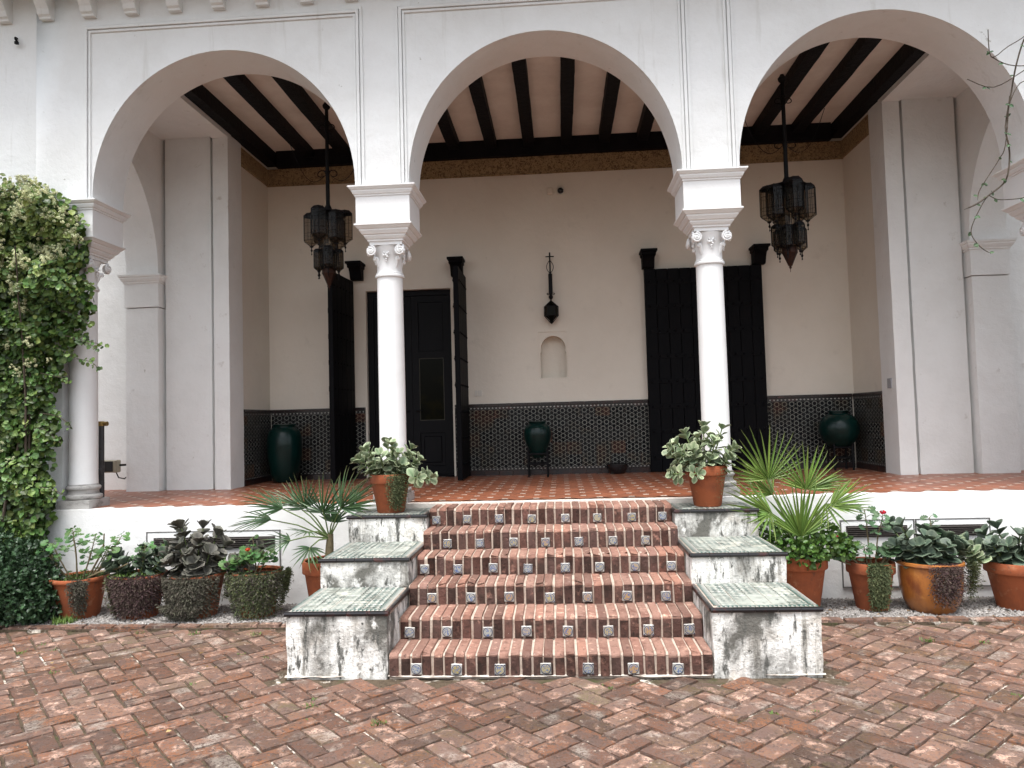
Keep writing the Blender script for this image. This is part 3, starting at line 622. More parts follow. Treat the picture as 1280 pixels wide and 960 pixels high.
# ------------------------------------------------------------------ the arcade wall
fw = thing('arcade_wall', 'white plastered wall with three round arches on slender columns', 'wall', (XC, YF, ZF))
ARC = [((COLX[i] + COLX[i + 1]) / 2, (COLX[i + 1] - COLX[i]) / 2 - HW) for i in range(3)]
ZT = 6.9; mb = MB()
def colq(xa, xb, za, zb):   # front and back strip between xa and xb with bottoms za, zb
    mb.add([(xa, YF, za), (xb, YF, zb), (xb, YF, ZT), (xa, YF, ZT)], [(0, 1, 2, 3)]); mb.add([(xa, Y2, za), (xb, Y2, zb), (xb, Y2, ZT), (xa, Y2, ZT)], [(3, 2, 1, 0)])
    mb.add([(xa, YF, za), (xb, YF, zb), (xb, Y2, zb), (xa, Y2, za)], [(3, 2, 1, 0)])
zb0 = ZSPR + .004
for i, (c, a) in enumerate(ARC):
    n = 56
    pts = [(c - a * cos(pi * k / n), zb0 + (ZAP - zb0) * sin(pi * k / n) ** .96) for k in range(n + 1)]
    for k in range(n): colq(pts[k][0], pts[k + 1][0], pts[k][1], pts[k + 1][1])
for (xa, xb) in ((-5.27, ARC[0][0] - ARC[0][1]), (COLX[1] - HW, COLX[1] + HW), (COLX[2] - HW, COLX[2] + HW), (ARC[2][0] + ARC[2][1], 5.35)): colq(xa, xb, zb0, zb0)
mb.add([(-5.27, YF, ZT), (5.35, YF, ZT), (5.35, Y2, ZT), (-5.27, Y2, ZT)], [(0, 1, 2, 3)])
o = mb.obj('wall_body', 'facade', fw); me = o.data
import bmesh
bm = bmesh.new(); bm.from_mesh(me); bmesh.ops.remove_doubles(bm, verts=bm.verts, dist=1e-5); bm.to_mesh(me); bm.free(); me.shade_smooth(); me.set_sharp_from_angle(angle=radians(35))
ws = MB()
for s in (-1, 1):
    xa, xb = (-7.0, -5.27) if s < 0 else (5.35, 7.0)
    ws.box(xa, xb, YF + .001, Y2 - .001, .9, ZT - .001)
    xa, xb = (-5.268, -5.10) if s < 0 else (5.18, 5.348)
    ws.box(xa, xb, 2.22, Y2 - .03, .9, ZSPR + .003)
ws.obj('end_wall', 'facade', fw)
for (c, a) in ARC:   # raised fillets framing each arch
    m = MB()
    for (o0, o1, d) in ((.010, .032, .018), (.040, .068, .034), (.078, .104, .020)):
        xi0, xi1 = c - a - o0 - .0, c - a - o1; zt0, zt1 = 5.945 + o0, 5.945 + o1
        m.box(xi1, xi0, YF - d, YF + .01, ZSPR + .02, zt0); m.box(2 * c - xi0, 2 * c - xi1, YF - d, YF + .01, ZSPR + .02, zt0); m.box(xi1, 2 * c - xi1, YF - d, YF + .01, zt0, zt1)
    m.obj('arch_moulding', 'facade', fw)
# eaves: corbels under a projecting soffit
ev = thing('eaves', 'white roof eaves carried on a row of curved plaster brackets', 'eaves', (XC, YF, 6.1))
br = [(YF + .02, 6.115), (YF - .055, 6.115), (YF - .06, 6.135), (YF - .085, 6.15), (YF - .10, 6.2), (YF - .155, 6.27), (YF - .24, 6.315), (YF - .30, 6.33), (YF - .335, 6.355), (YF - .42, 6.37), (YF - .46, 6.42), (YF - .47, 6.56), (YF + .02, 6.56)]
bmesh_ = MB().prism(br, -.066, .066).mesh('bracket', 'facade')
for k in range(-3, 27): put('bracket', bmesh_, ev, Matrix.Translation((-5.60 + .4655 * k, 0, 0)))
MB().box(-7.2, 7.2, YF - .75, YF + .5, 6.56, 6.66).box(-7.21, 7.21, YF - .8, YF - .70, 6.52, 6.70).obj('soffit', 'facade', ev)
MB().prism([(YF - .82, 6.70), (YF - .82, 6.78), (YF + 4.2, 8.3), (YF + 8.5, 6.8), (YF + 8.5, 6.7)], -6.3, 6.3).obj('roof', 'terracotta', ev)

# ------------------------------------------------------------------ columns
SHAFT = MB().lathe([(.139, 1.225), (.139, 1.26), (.1365, 1.29), (.1365, 2.2), (.133, 3.0), (.1315, 3.29)], 40, caps=False)
BASE = MB().lathe([(.165, 1.068), (.178, 1.078), (.183, 1.095), (.178, 1.112), (.163, 1.120), (.150, 1.124), (.146, 1.145), (.150, 1.166), (.158, 1.170), (.166, 1.183), (.166, 1.197), (.158, 1.210), (.146, 1.214), (.143, 1.228)], 40)
RING = MB().lathe([(.134, 3.285), (.147, 3.289), (.152, 3.302), (.147, 3.315), (.140, 3.318), (.143, 3.328), (.138, 3.338)], 40)
BELL = MB().lathe([(.131, 3.335), (.129, 3.40), (.131, 3.46), (.139, 3.52), (.155, 3.575), (.166, 3.60), (.158, 3.606), (.10, 3.606)], 40)
SHAFT = SHAFT.mesh('column_shaft', 'column', 50); BASE = BASE.mesh('column_base', 'stone_base', 40); RING = RING.mesh('column_ring', 'column', 50); BELL = BELL.mesh('capital_bell', 'column', 50)
def volute_mesh():
    """one curl of the capital: a spiral ribbon round a boss, axis along y"""
    m = MB(); pts = []; rad = []
    for k in range(30):
        a = k / 29 * 3.6 * pi; r = .050 * (1 - k / 29 * .72); pts.append((r * sin(a), -.004 * k / 29 * 4, r * cos(a))); rad.append(.0125 - .004 * k / 29)
    m.tube(pts, rad, 6); m.lathe([(.002, .0), (.014, .004), (.017, .014), (.012, .022), (.002, .025)], 10)
    q = MB(); n0 = len(m.v) - 50
    v = m.v[:n0] + [(x, -z, y) for (x, y, z) in m.v[n0:]]; q.add(v, m.f)
    q.add([(.043 * cos(2 * pi * a / 16), .012, .043 * sin(2 * pi * a / 16)) for a in range(16)] + [(.043 * cos(2 * pi * a / 16), -.004, .043 * sin(2 * pi * a / 16)) for a in range(16)], [tuple(range(16))[::-1], tuple(range(16, 32))] + [(a, (a + 1) % 16, (a + 1) % 16 + 16, a + 16) for a in range(16)])
    return q.mesh('volute', 'column', 45, fix=True)
VOL = volute_mesh()
def rosette_mesh():
    m = MB()
    def ball(c, r, sq=1):
        m.lathe([(r * .05, -r), (r * .7, -r * .7), (r, 0), (r * .7, r * .7), (r * .05, r)], 8, c)
    ball((0, 0, 0), .016)
    for a in range(3): ball((.024 * sin(a * 2.1 + .5), -.004, .02 * cos(a * 2.1 + .5)), .013)
    for (x, z, r) in ((0, -.038, .012), (0, -.06, .009), (-.022, .03, .01), (.022, .03, .01), (-.036, .012, .008), (.036, .012, .008)): ball((x, .002, z), r)
    return m.mesh('rosette', 'column', 60)
ROS = rosette_mesh()
def curl_mesh():
    m = MB()
    m.tube([(0, .0, -.085), (0, -.012, -.05), (0, -.02, -.015), (0, -.032, .01), (0, -.05, .012), (0, -.058, -.004), (0, -.05, -.016)], [.012, .018, .022, .022, .02, .016, .01], 8)
    return m.mesh('acanthus_curl', 'column', 60)
CURL = curl_mesh()
AB = [(0, 3.606), (0, 3.640), (.016, 3.644), (.016, 3.658), (.030, 3.668), (.046, 3.690), (.046, 3.703), (.062, 3.710), (.084, 3.742), (.084, 3.755), (.096, 3.760), (.118, 3.785), (.126, 3.788), (.126, 3.804)]
CO = [(0, 4.082), (.010, 4.086), (.010, 4.099), (.022, 4.106), (.034, 4.130), (.034, 4.142), (.046, 4.150), (.060, 4.166), (.066, 4.169), (.066, 4.1835)]
def column(xm, label):
    t = thing('column', label, 'column', (xm, YC, ZF), 'columns of the arcade')
    T_ = Matrix.Translation((xm, YC, 0))
    rough_box(MB(), xm - .178, xm + .178, YC - .178, YC + .178, ZF - .01, 1.070, .06, .004, .008).obj('plinth', 'stone_base', t, smooth=60)
    put('base', BASE, t, T_); put('shaft', SHAFT, t, T_); put('ring', RING, t, T_)
    cap = put('capital', BELL, t, T_)
    for sx in (-1, 1):
        for sy in (-1, 1):
            for ax in (0, 1):
                if ax == 0: m = Matrix.Translation((xm + sx * .150, YC + sy * .176, 3.545)) @ Matrix.Rotation(0 if sy < 0 else pi, 4, 'Z') @ Matrix.Diagonal((-sx * (1 if sy < 0 else -1), 1, 1, 1))
                else: m = Matrix.Translation((xm + sx * .176, YC + sy * .150, 3.545)) @ Matrix.Rotation(sx * pi / 2, 4, 'Z') @ Matrix.Diagonal((1 if sx * sy < 0 else -1, 1, 1, 1))
                put('volute', VOL, cap, m)
            put('acanthus_curl', CURL, cap, Matrix.Translation((xm + sx * .088, YC + sy * .088, 3.47)) @ Matrix.Rotation(atan2(sx, -sy), 4, 'Z'))
    for k in range(4):
        a = k * pi / 2; put('rosette', ROS, cap, Matrix.Translation((xm, YC, 3.5)) @ Matrix.Rotation(a, 4, 'Z') @ Matrix.Translation((0, -.15, 0)))
    MB().square(AB, xm, YC, .168, .164).obj('abacus', 'column', t)
    MB().box(xm - HW, xm + HW, YF + .004, Y2 - .004, 3.802, 4.084).obj('impost_block', 'column', t)
    MB().square(CO, xm, YC, HW, DEP / 2 - .004).obj('cornice', 'column', t)
column(COLX[0], 'white column at the vine end of the arcade, half hidden by climbing leaves')
column(COLX[1], 'slender white column behind the potted succulent with a trailing creeper, between first and second arch')
column(COLX[2], 'slender white column in front of the closed black double door')
column(COLX[3], 'white column whose capital shows behind the hanging bare twigs')

# ------------------------------------------------------------------ the loggia: back wall with doorway and niche, side walls, ceiling
XM = .045
bw_ = thing('back_wall', 'cream back wall of the loggia with dark star tiling below and carved frieze above', 'wall', (XM, YB, ZF))
DX0, DX1, DZ = -2.69, -1.43, 3.73; NX0, NX1, NZ0, NZ1 = -.155, .255, 2.362, 3.030
xs = [-4.6, DX0, DX1, NX0, NX1, 4.6]; zs = [.5, NZ0, NZ1, DZ, 6.2]; mb = MB()
for i in range(5):
    for j in range(4):
        if i == 1 and j < 3: continue
        if i == 3 and j == 1: continue
        mb.add([(xs[i], YB, zs[j]), (xs[i + 1], YB, zs[j]), (xs[i + 1], YB, zs[j + 1]), (xs[i], YB, zs[j + 1])], [(0, 1, 2, 3)])
d2 = YB + .42
mb.add([(DX0, YB, .5), (DX0, d2, .5), (DX0, d2, DZ), (DX0, YB, DZ)], [(0, 1, 2, 3)]); mb.add([(DX1, YB, .5), (DX1, d2, .5), (DX1, d2, DZ), (DX1, YB, DZ)], [(3, 2, 1, 0)]); mb.add([(DX0, YB, DZ), (DX1, YB, DZ), (DX1, d2, DZ), (DX0, d2, DZ)], [(3, 2, 1, 0)])
mb.box(-4.6, DX0 - .3, YB + .45, YB + .5, .5, 6.2)
# niche outline: straight jambs, small shoulders, round head
xc_ = (NX0 + NX1) / 2; hw1, hw2, zsh, rz = .188, .176, 2.735, 2.80
prof = [(xc_ - hw1, NZ0 + .004), (xc_ - hw1, zsh), (xc_ - hw2, zsh + .008), (xc_ - hw2, rz)] + [(xc_ - hw2 * cos(pi * k / 16), rz + hw2 * 1.0 * sin(pi * k / 16)) for k in range(1, 16)] + [(xc_ + hw2, rz), (xc_ + hw2, zsh + .008), (xc_ + hw1, zsh), (xc_ + hw1, NZ0 + .004)]
yf = YB + .008; n = len(prof); out = []
for (x, z) in prof:
    if z <= rz: out.append((NX0 if x < xc_ else NX1, z))
    else:
        a = atan2(z - rz, x - xc_); t_ = min(abs((NX1 - xc_) / cos(a)) if abs(cos(a)) > 1e-6 else 9, (NZ1 - rz) / sin(a)); out.append((xc_ + t_ * cos(a), rz + t_ * sin(a)))
out2 = []
for k in range(n - 1):
    q = [prof[k], prof[k + 1], out[k + 1], out[k]]
    if abs(out[k][0] - out[k + 1][0]) > 1e-6 and abs(out[k][1] - out[k + 1][1]) > 1e-6: q = [prof[k], prof[k + 1], out[k + 1], (NX0 if out[k][0] < xc_ else NX1, NZ1), out[k]]
    if out[k][0] < xc_ < out[k + 1][0] and False: pass
    mb.add([(a, yf, b) for a, b in q], [tuple(range(len(q)))])
nd = YB + .17
for k in range(n - 1): mb.add([(prof[k][0], yf, prof[k][1]), (prof[k + 1][0], yf, prof[k + 1][1]), (prof[k + 1][0], nd, prof[k + 1][1]), (prof[k][0], nd, prof[k][1])], [(0, 1, 2, 3)])
mb.add([(a, nd, b) for a, b in prof], [tuple(range(n))]); mb.add([(NX0, YB, NZ0), (NX1, YB, NZ0), (NX1, nd, NZ0), (NX0, nd, NZ0)], [(0, 1, 2, 3)])
for (a, b, c_, d_) in ((NX0, NZ0, NX0, NZ1), (NX1, NZ0, NX1, NZ1), (NX0, NZ1, NX1, NZ1)): mb.add([(a, YB, b), (c_, YB, d_), (c_, yf, d_), (a, yf, b)], [(0, 1, 2, 3)])
mb.obj('wall_body', 'inner', bw_)
nf = MB().box(NX0 - .012, NX0 - .004, YB - .004, YB + .003, NZ0, NZ1 + .012).box(NX1 + .004, NX1 + .012, YB - .004, YB + .003, NZ0, NZ1 + .012).box(NX0 - .004, NX1 + .004, YB - .004, YB + .003, NZ1 + .004, NZ1 + .012); nf.obj('niche_frame', 'inner', bw_)
WX = 4.20
def dado(parent, axis, a, b, face, out):
    """tiled dado: skirting, star tiling, dotted borders, dark cap. face = wall plane, out = direction it faces"""
    th = .022
    def bx(mb, z0, z1, t): 
        f0, f1 = sorted((face - out * .01, face + out * t))
        return mb.box(a, b, f0, f1, z0, z1) if axis == 'x' else mb.box(f0, f1, a, b, z0, z1)
    dd = bx(MB(), 1.088, 1.928, th).obj('star_tiling', 'dado_x' if axis == 'x' else 'dado_y', parent)
    L = .21; n = max(1, int(round((b - a) / L)))
    for (z0, z1, t, nm) in ((.975, 1.056, th + .006, 'skirting_tile'), (1.976, 2.016, th + .012, 'cap_tile')):
        for k in range(n):
            p, q = a + (b - a) * k / n + .001, a + (b - a) * (k + 1) / n - .001; f0, f1 = sorted((face - out * .01, face + out * t)); mm = MB()
            mm = mm.bbox(p, q, f0, f1, z0, z1, .003) if axis == 'x' else mm.bbox(f0, f1, p, q, z0, z1, .003)
            mm.obj(nm, 'cap_tile', parent)
    bo = bx(bx(MB(), 1.058, 1.086, th + .001), 1.930, 1.974, th + .001).obj('border_tiling', 'trim_tile', parent)
    dt = MB(); n = int((b - a) / .052)
    for k in range(n):
        c = a + (b - a) * (k + .5) / n
        for zc, h in ((1.072, .010), (1.952, .013)):
            w_ = .016; t = face + out * (th + .003)
            dt.add([(c - w_, t, zc), (c, t, zc - h), (c + w_, t, zc), (c, t, zc + h)] if axis == 'x' else [(t, c - w_, zc), (t, c, zc - h), (t, c + w_, zc), (t, c, zc + h)], [(0, 1, 2, 3)])
    dt.obj('border_dots', 'tile_white', parent, kind='stuff')
dado(bw_, 'x', XM - WX + .03, DX0 - .03, YB, -1); dado(bw_, 'x', DX1 + .03, 4.24 - .03, YB, -1)
fr = MB().box(XM - WX, XM + WX, YB - .022, YB + .01, 5.362, 5.612); fr.obj('frieze', 'frieze', bw_)
MB().box(XM - WX, XM + WX, YB - .034, YB - .02, 5.352, 5.372).box(XM - WX, XM + WX, YB - .032, YB - .02, 5.594, 5.614).obj('frieze_fillet', 'frieze', bw_)
MB().box(-1.105, -1.068, YB - .014, YB + .01, 2.13, 2.215).box(-1.058, -1.0, YB - .012, YB + .01, 2.13, 2.215).obj('switch_plate', 'plastic_white', bw_)
def side_wall(sgn):
    t = thing('side_wall', ('white side wall with a tall arch jamb at the vine end of the loggia' if sgn < 0 else 'white side wall with a tall arch jamb, grey switch plate on its inner edge'), 'wall', (XM + sgn * WX, 4.3, ZF))
    def bx(mb, h0, h1, y0, y1, z0, z1):
        a, b = sorted((XM + sgn * h0, XM + sgn * h1)); return mb.box(a, b, y0, y1, z0, z1)
    bx(MB(), WX, 5.0, 4.47, 5.9, .5, 6.2).obj('inner_wall', 'inner', t)
    p = MB(); rough_box(p, *sorted((XM + sgn * 4.18, XM + sgn * 4.392)), YP, 4.475, .8, 5.66, .16, .004, .012); p.obj('jamb_strip', 'jamb', t, smooth=60)
    p = MB(); rough_box(p, *sorted((XM + sgn * 4.445, XM + sgn * 5.072)), YP + .06, 4.8, .8, 5.68, .16, .006, .01); p.obj('jamb_panel', 'jamb', t, smooth=60)
    p = MB(); rough_box(p, *sorted((XM + sgn * 5.115, XM + sgn * 5.56)), YP - .04, 4.9, .8, 3.372, .14, .004, .012); rough_box(p, *sorted((XM + sgn * 5.105, XM + sgn * 5.57)), YP - .055, 4.9, 3.376, 3.70, .14, .003, .008); p.obj('jamb_pilaster', 'jamb', t, smooth=60)
    cx = XM + sgn * 5.3375; MB().square([(0, 3.69), (.012, 3.695), (.012, 3.712), (.024, 3.722), (.04, 3.752), (.04, 3.766), (.052, 3.774), (.058, 3.80), (0, 3.806)], cx, 4.457, .2325, .452).obj('impost_moulding', 'jamb', t)
    bx(bx(bx(MB(), 5.05, 5.14, YP + .14, 4.5, .8, 5.7), 4.385, 4.47, YP + .13, 4.5, .8, 5.7), 4.385, 4.44, Y2 - .02, YP + .11, 5.70, 6.1).obj('groove_back', 'jamb', t)
    # soffit over the end bay and the side arch
    q = MB(); bx(q, 4.18, 4.392, Y2 - .02, YP + .1, 5.60, 6.2); bx(q, 4.432, 5.2, Y2 - .02, YP + .1, 5.64, 6.2); q.obj('bay_soffit', 'jamb', t)
    a, b = sorted((XM + sgn * 5.118, XM + sgn * 5.552)); m = MB(); cy, aa, bb, zs_ = 2.60, 1.425, 1.60, 3.80; N = 30
    pts = [(cy + aa * cos(pi / 2 * k / N), zs_ + bb * sin(pi / 2 * k / N)) for k in range(N + 1)]
    pts[0] = (cy + aa, zs_)
    for k in range(N):
        (y0, z0), (y1, z1) = pts[k], pts[k + 1]
        m.add([(a, y0, z0), (b, y0, z0), (b, y1, z1), (a, y1, z1)], [(0, 1, 2, 3)])
        for x in (a, b): m.add([(x, y0, z0), (x, y1, z1), (x, y1, 6.2), (x, y0, 6.2)], [(0, 1, 2, 3)])
    m.box(a, b, cy + aa + .001, 4.9, 3.80, 6.2); m.fix = False
    o = m.obj('side_arch', 'jamb', t); bm = bmesh.new(); bm.from_mesh(o.data); bmesh.ops.remove_doubles(bm, verts=bm.verts, dist=1e-5); bm.to_mesh(o.data); bm.free(); o.data.shade_smooth(); o.data.set_sharp_from_angle(angle=radians(35))
    bx(MB(), 5.50, 7.4, 4.36, 4.9, .5, 6.5).obj('outer_wall', 'jamb', t)
    f = XM + sgn * WX; dado(t, 'y', 4.474, YB - .03, f, -sgn)
    q = MB(); bx(q, WX - .022, WX + .01, 4.476, YB - .023, 5.362, 5.612); q.obj('frieze', 'frieze', t)
    if sgn > 0: bx(MB(), 4.166, 4.20, 4.17, 4.27, 2.045, 2.165).obj('switch_plate', 'plastic_grey', t)
side_wall(-1); side_wall(1)
ce = thing('ceiling', 'pale loggia ceiling between heavy black beams', 'ceiling', (XM, 4, 5.86))
MB().box(XM - 4.22, XM + 4.22, Y2 - .02, 5.8, 5.862, 6.0).obj('ceiling_panel', 'ceil', ce)
for k in range(-7, 7):
    x = .33 + .545 * k
    if abs(x - XM) < 3.98: rough_box(MB(), x - .082, x + .082, Y2 - .01, 5.33, 5.728, 5.88, .16, .006, .012).obj('beam', 'beam', ce, smooth=60)
for s in (-1, 1):
    rough_box(MB(), *sorted((XM + s * 4.045, XM + s * 4.205)), Y2 - .01, YB + .02, 5.66, 5.9, .2, .004, .012).obj('wall_plate', 'beam', ce, smooth=60)
rough_box(MB(), XM - 4.03, XM + 4.03, YB - .11, YB + .03, 5.618, 5.9, .2, .004, .012).obj('wall_plate', 'beam', ce, smooth=60)

# ------------------------------------------------------------------ doors
CB = MB().prism([(YB + .02, 3.885), (YB - .10, 3.885), (YB - .125, 3.90), (YB - .16, 3.985), (YB - .20, 4.035), (YB - .245, 4.06), (YB - .255, 4.09), (YB - .265, 4.095), (YB - .265, 4.125), (YB + .02, 4.125)], -.085, .085)
CB.prism([(YB + .03, 4.098), (YB - .285, 4.098), (YB - .285, 4.13), (YB + .03, 4.13)], -.115, .115); CB.prism([(YB + .03, 4.05), (YB - .22, 4.05), (YB - .24, 4.098), (YB + .03, 4.098)], -.10, .10)
CB = CB.mesh('corbel', 'blackwood')
STUD = MB().lathe([(.017, 0), (.016, .006), (.009, .012), (.001, .014)], 8)
def leaf_parts(parent, x0, w, y, side_studs):
    """a boarded door leaf of upright planks with rows of iron studs, in the plane y, built facing -y; returns objects"""
    obs = []; n = 5
    for k in range(n): obs.append(MB().bbox(x0 + w * k / n + .002, x0 + w * (k + 1) / n - .002, y - .035, y + .035, .995, 3.87, .005).obj('plank', 'blackwood', parent))
    sm = MB()
    for r in range(8):
        z = 1.2 + r * .355; obs.append(MB().bbox(x0 + .01, x0 + w - .01, y - .041, y - .03, z - .035, z + .035, .003).obj('iron_strap', 'blackwood', parent))
        for c in range(7):
            cx = x0 + .06 + (w - .12) * c / 6
            for s in (-1, 1): sm.add([(cx + vx, y + s * (.041 if s < 0 else .034) + s * vz, z + vy) for (vx, vy, vz) in STUD.v], STUD.f)
    sm.fix = True; obs.append(sm.obj('studs', 'blackwood', parent, smooth=40, kind='stuff')); return obs
dd = thing('double_door', 'tall closed black double door with iron studs, behind a white column', 'door', (2.2, YB, ZF))
leaf_parts(dd, 1.376, .822, YB - .075, 0); leaf_parts(dd, 2.202, .822, YB - .075, 0)
for cx in (1.44, 2.995): put('corbel', CB, dd, Matrix.Translation((cx, 0, 0)))
def open_leaf(x, label, ang):
    t = thing('door_leaf', label, 'door leaf', (x, YB - .05, ZF), 'open black door leaves of the doorway')
    for o in leaf_parts(t, 0, .83, 0, 1): o.matrix_parent_inverse = Matrix.Identity(4)
    t.rotation_euler = (0, 0, ang); t.location = (x, YB - .05, 0)
open_leaf(-2.89, 'black studded door leaf standing open under the lantern, its flat face showing', radians(-94))
open_leaf(-1.225, 'black studded door leaf seen almost edge on beside the light switches', radians(-90))
gd = thing('glazed_door', 'dark wooden glazed door inside the open doorway, half behind a column', 'door', (-2.06, YB + .1, ZF))
yd = YB + .10
for cx in (-2.80, -1.315): put('corbel', CB, gd, Matrix.Translation((cx, 0, 0)))
MB().box(DX0, DX0 + .09, yd - .02, yd + .08, .95, DZ - .002).box(DX1 - .05, DX1, yd - .02, yd + .08, .95, DZ - .002).box(DX0 + .09, DX1 - .05, yd - .02, yd + .08, DZ - .08, DZ - .002).obj('door_frame', 'darkwood', gd)
for (a, b) in ((DX0 + .093, -2.04), (-2.036, DX1 - .053)):
    lf = MB().box(a, a + .10, yd, yd + .05, .99, DZ - .085).box(b - .085, b, yd, yd + .05, .99, DZ - .085)
    for (z0, z1) in ((.99, 1.13), (1.62, 1.80), (2.72, 2.82), (DZ - .18, DZ - .085)): lf.box(a + .10, b - .085, yd + .001, yd + .049, z0, z1)
    lf = lf.obj('leaf', 'darkwood', gd)
    MB().bbox(a + .102, b - .087, yd + .018, yd + .04, 1.132, 1.618, .004).bbox(a + .15, b - .135, yd + .006, yd + .03, 1.18, 1.57, .012).obj('raised_panel', 'darkwood', lf)
    MB().bbox(a + .102, b - .087, yd + .014, yd + .04, 2.822, DZ - .182, .004).obj('upper_panel', 'darkwood', lf)
    for (z0, z1) in ((1.80, 2.72),):
        MB().box(a + .10, b - .085, yd + .022, yd + .027, z0, z1).obj('glass', 'glass_dark', lf)
        fr_ = MB(); k = .010
        for (p, q, r_, s_) in ((a + .10, a + .10 + k, z0, z1), (b - .085 - k, b - .085, z0, z1), (a + .10 + k, b - .085 - k, z0, z0 + k), (a + .10 + k, b - .085 - k, z1 - k, z1)): fr_.box(p, q, yd + .010, yd + .024, r_, s_)
        fr_.obj('glazing_bead', 'darkwood' if a < -2.1 else 'bead', lf)
    MB().tube([((b - .06 if a < -2.1 else a + .05), yd - .0, 1.95), ((b - .06 if a < -2.1 else a + .05), yd - .05, 1.95)], .008, 8).tube([((b - .06 if a < -2.1 else a + .05), yd - .045, 1.95), ((b - .16 if a < -2.1 else a + .15), yd - .045, 1.95)], .008, 8).obj('handle', 'iron', lf)
MB().bbox(DX0, DX1, YB - .05, YB + .1, .95, 1.005, .006).obj('doorstep', 'darkwood', gd)
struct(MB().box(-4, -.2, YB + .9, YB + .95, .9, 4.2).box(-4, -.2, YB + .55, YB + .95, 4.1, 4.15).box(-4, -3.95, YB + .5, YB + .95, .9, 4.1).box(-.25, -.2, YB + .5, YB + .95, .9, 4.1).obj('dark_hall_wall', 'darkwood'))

# ------------------------------------------------------------------ lanterns
def lobe_meshes(r, h, n=6, tip=.06, drop=.10):
    """a small hanging lantern: pointed prism of glass held in a metal frame, with a pendant"""
    fr = MB(); gl = MB(); t = .0034
    def P(k, rr, z): a = 2 * pi * (k + .5) / n; return (rr * cos(a), rr * sin(a), z)
    for k in range(n):
        a, b, c, d = P(k, r, 0), P(k + 1, r, 0), P(k + 1, r, -h), P(k, r, -h)
        fr.tube([P(k, r * .55, tip * .7), a, d, P(k, r * .18, -h - tip)], t, 4)
        for (q, w) in ((a, b), (d, c)): fr.tube([q, w], t, 4)
        zz = -h * .3; fr.tube([P(k, r, zz), P(k + 1, r, zz)], t * .6, 4); zz = -h * .72; fr.tube([P(k, r, zz), P(k + 1, r, zz)], t * .6, 4)
        m1 = ((Vector(a) + Vector(b)) / 2); m2 = ((Vector(c) + Vector(d)) / 2); fr.tube([m1, m2], t * .6, 4)
        s = .985; gl.add([tuple(Vector(q) * s) for q in (a, b, c, d)], [(0, 1, 2, 3)]); gl.add([tuple(Vector(q) * s) for q in (d, c, P(k + 1, r * .18, -h - tip), P(k, r * .18, -h - tip))], [(0, 1, 2, 3)])
        fr.add([a, b, P(k + 1, r * .55, tip * .7), P(k, r * .55, tip * .7)], [(0, 1, 2, 3)])
    z = -h - tip
    fr.lathe([(r * .2, z + .004), (r * .26, z - .008), (.006, z - .02), (.006, z - .035), (.014, z - .05), (.010, z - .064), (.004, z - .07), (.004, z - drop + .01), (.010, z - drop), (.001, z - drop - .012)], 6)
    return fr.mesh('lantern_frame', 'iron', fix=True), gl.mesh('lantern_panes', 'pane')
L1, L2, L0 = lobe_meshes(.098, .30), lobe_meshes(.062, .20, 6, .04, .09), lobe_meshes(.12, .40, 8, .10, .02)
L3 = lobe_meshes(.105, .19, 8, .05, .01)
def lantern(x, y, ztop, zhook, label, rot, s=1.0):
    t = thing('hanging_lantern', label, 'lantern', (x, y, ztop), 'pair of iron lanterns hanging in the loggia')
    B = Matrix.Translation((x, y, ztop)) @ Matrix.Rotation(rot, 4, 'Z') @ Matrix.Diagonal((s, s, s, 1))
    def pair(Lm, m, nm):
        f = put(nm, Lm[0], t, B @ m); g = put('panes', Lm[1], f); g.matrix_parent_inverse = Matrix.Identity(4); g.matrix_basis = Matrix.Identity(4); return f
    pair(L0, Matrix.Translation((0, 0, -.10)), 'body')
    for k in range(6):
        a = k * pi / 3; pair(L1, Matrix.Translation((.20 * cos(a), .20 * sin(a), -.05 - .045 * (k % 2))), 'lobe')
    pair(L3, Matrix.Translation((0, 0, -.52)), 'lower_body')
    for k in range(6):
        a = k * pi / 3 + pi / 6; pair(L2, Matrix.Translation((.135 * cos(a), .135 * sin(a), -.50 - .03 * (k % 2))), 'lower_lobe')
    cap = MB().lathe([(.23, -.065), (.21, -.045), (.13, -.028), (.06, -.02), (.04, .03), (.025, .06)], 12); cap.v = [tuple(B @ Vector(q)) for q in cap.v]; cap.obj('crown_plate', 'iron', t, smooth=30)
    tip = MB().lathe([(.078, -.72), (.083, -.735), (.083, -.79), (.075, -.80), (.022, -.93), (.012, -.935), (.014, -.955), (.003, -.965), (.003, -1.0)], 8); tip.v = [tuple(B @ Vector(q)) for q in tip.v]; tip.obj('copper_tip', 'copper', t)
    rod = MB().tube([(x, y, ztop - .02), (x, y, zhook)], [.026, .022], 8).lathe([(.03, 0), (.045, .02), (.05, .045), (.03, .07), (.02, .09)], 10, (x, y, zhook - .09)).lathe([(.03, 0), (.036, .012), (.03, .024)], 10, (x, y, ztop + .46)).lathe([(.03, 0), (.036, .012), (.03, .024)], 10, (x, y, zhook - .28))
    rod.obj('rod', 'iron', t, smooth=40)
    for (dz, sc) in ((ztop + .44, 1.0), (zhook - .32, .8)):
        for sg in (-1, 1):
            c = MB(); c.tube([(x + sg * sc * (.022 + .055 * (1 - cos(k / 14 * 5.2)) * .9), y, dz + .055 * sc * sin(k / 14 * 5.2) * (1 - k / 30)) for k in range(15)], .006, 5); c.obj('scroll', 'iron', t)
    for sg in (-1, 1):
        n = 12; c = MB(); c.tube([(x + sg * (.02 + .46 * k / n), y + .02, ztop + .45 + .42 * (k / n) ** 2 - .16 * sin(pi * k / n)) for k in range(n + 1)], .004, 4); c.obj('stay_wire', 'iron', t)
lantern(-2.625, 3.5, 4.40, 5.74, 'black star lantern hanging in front of the left open door leaf', .25)
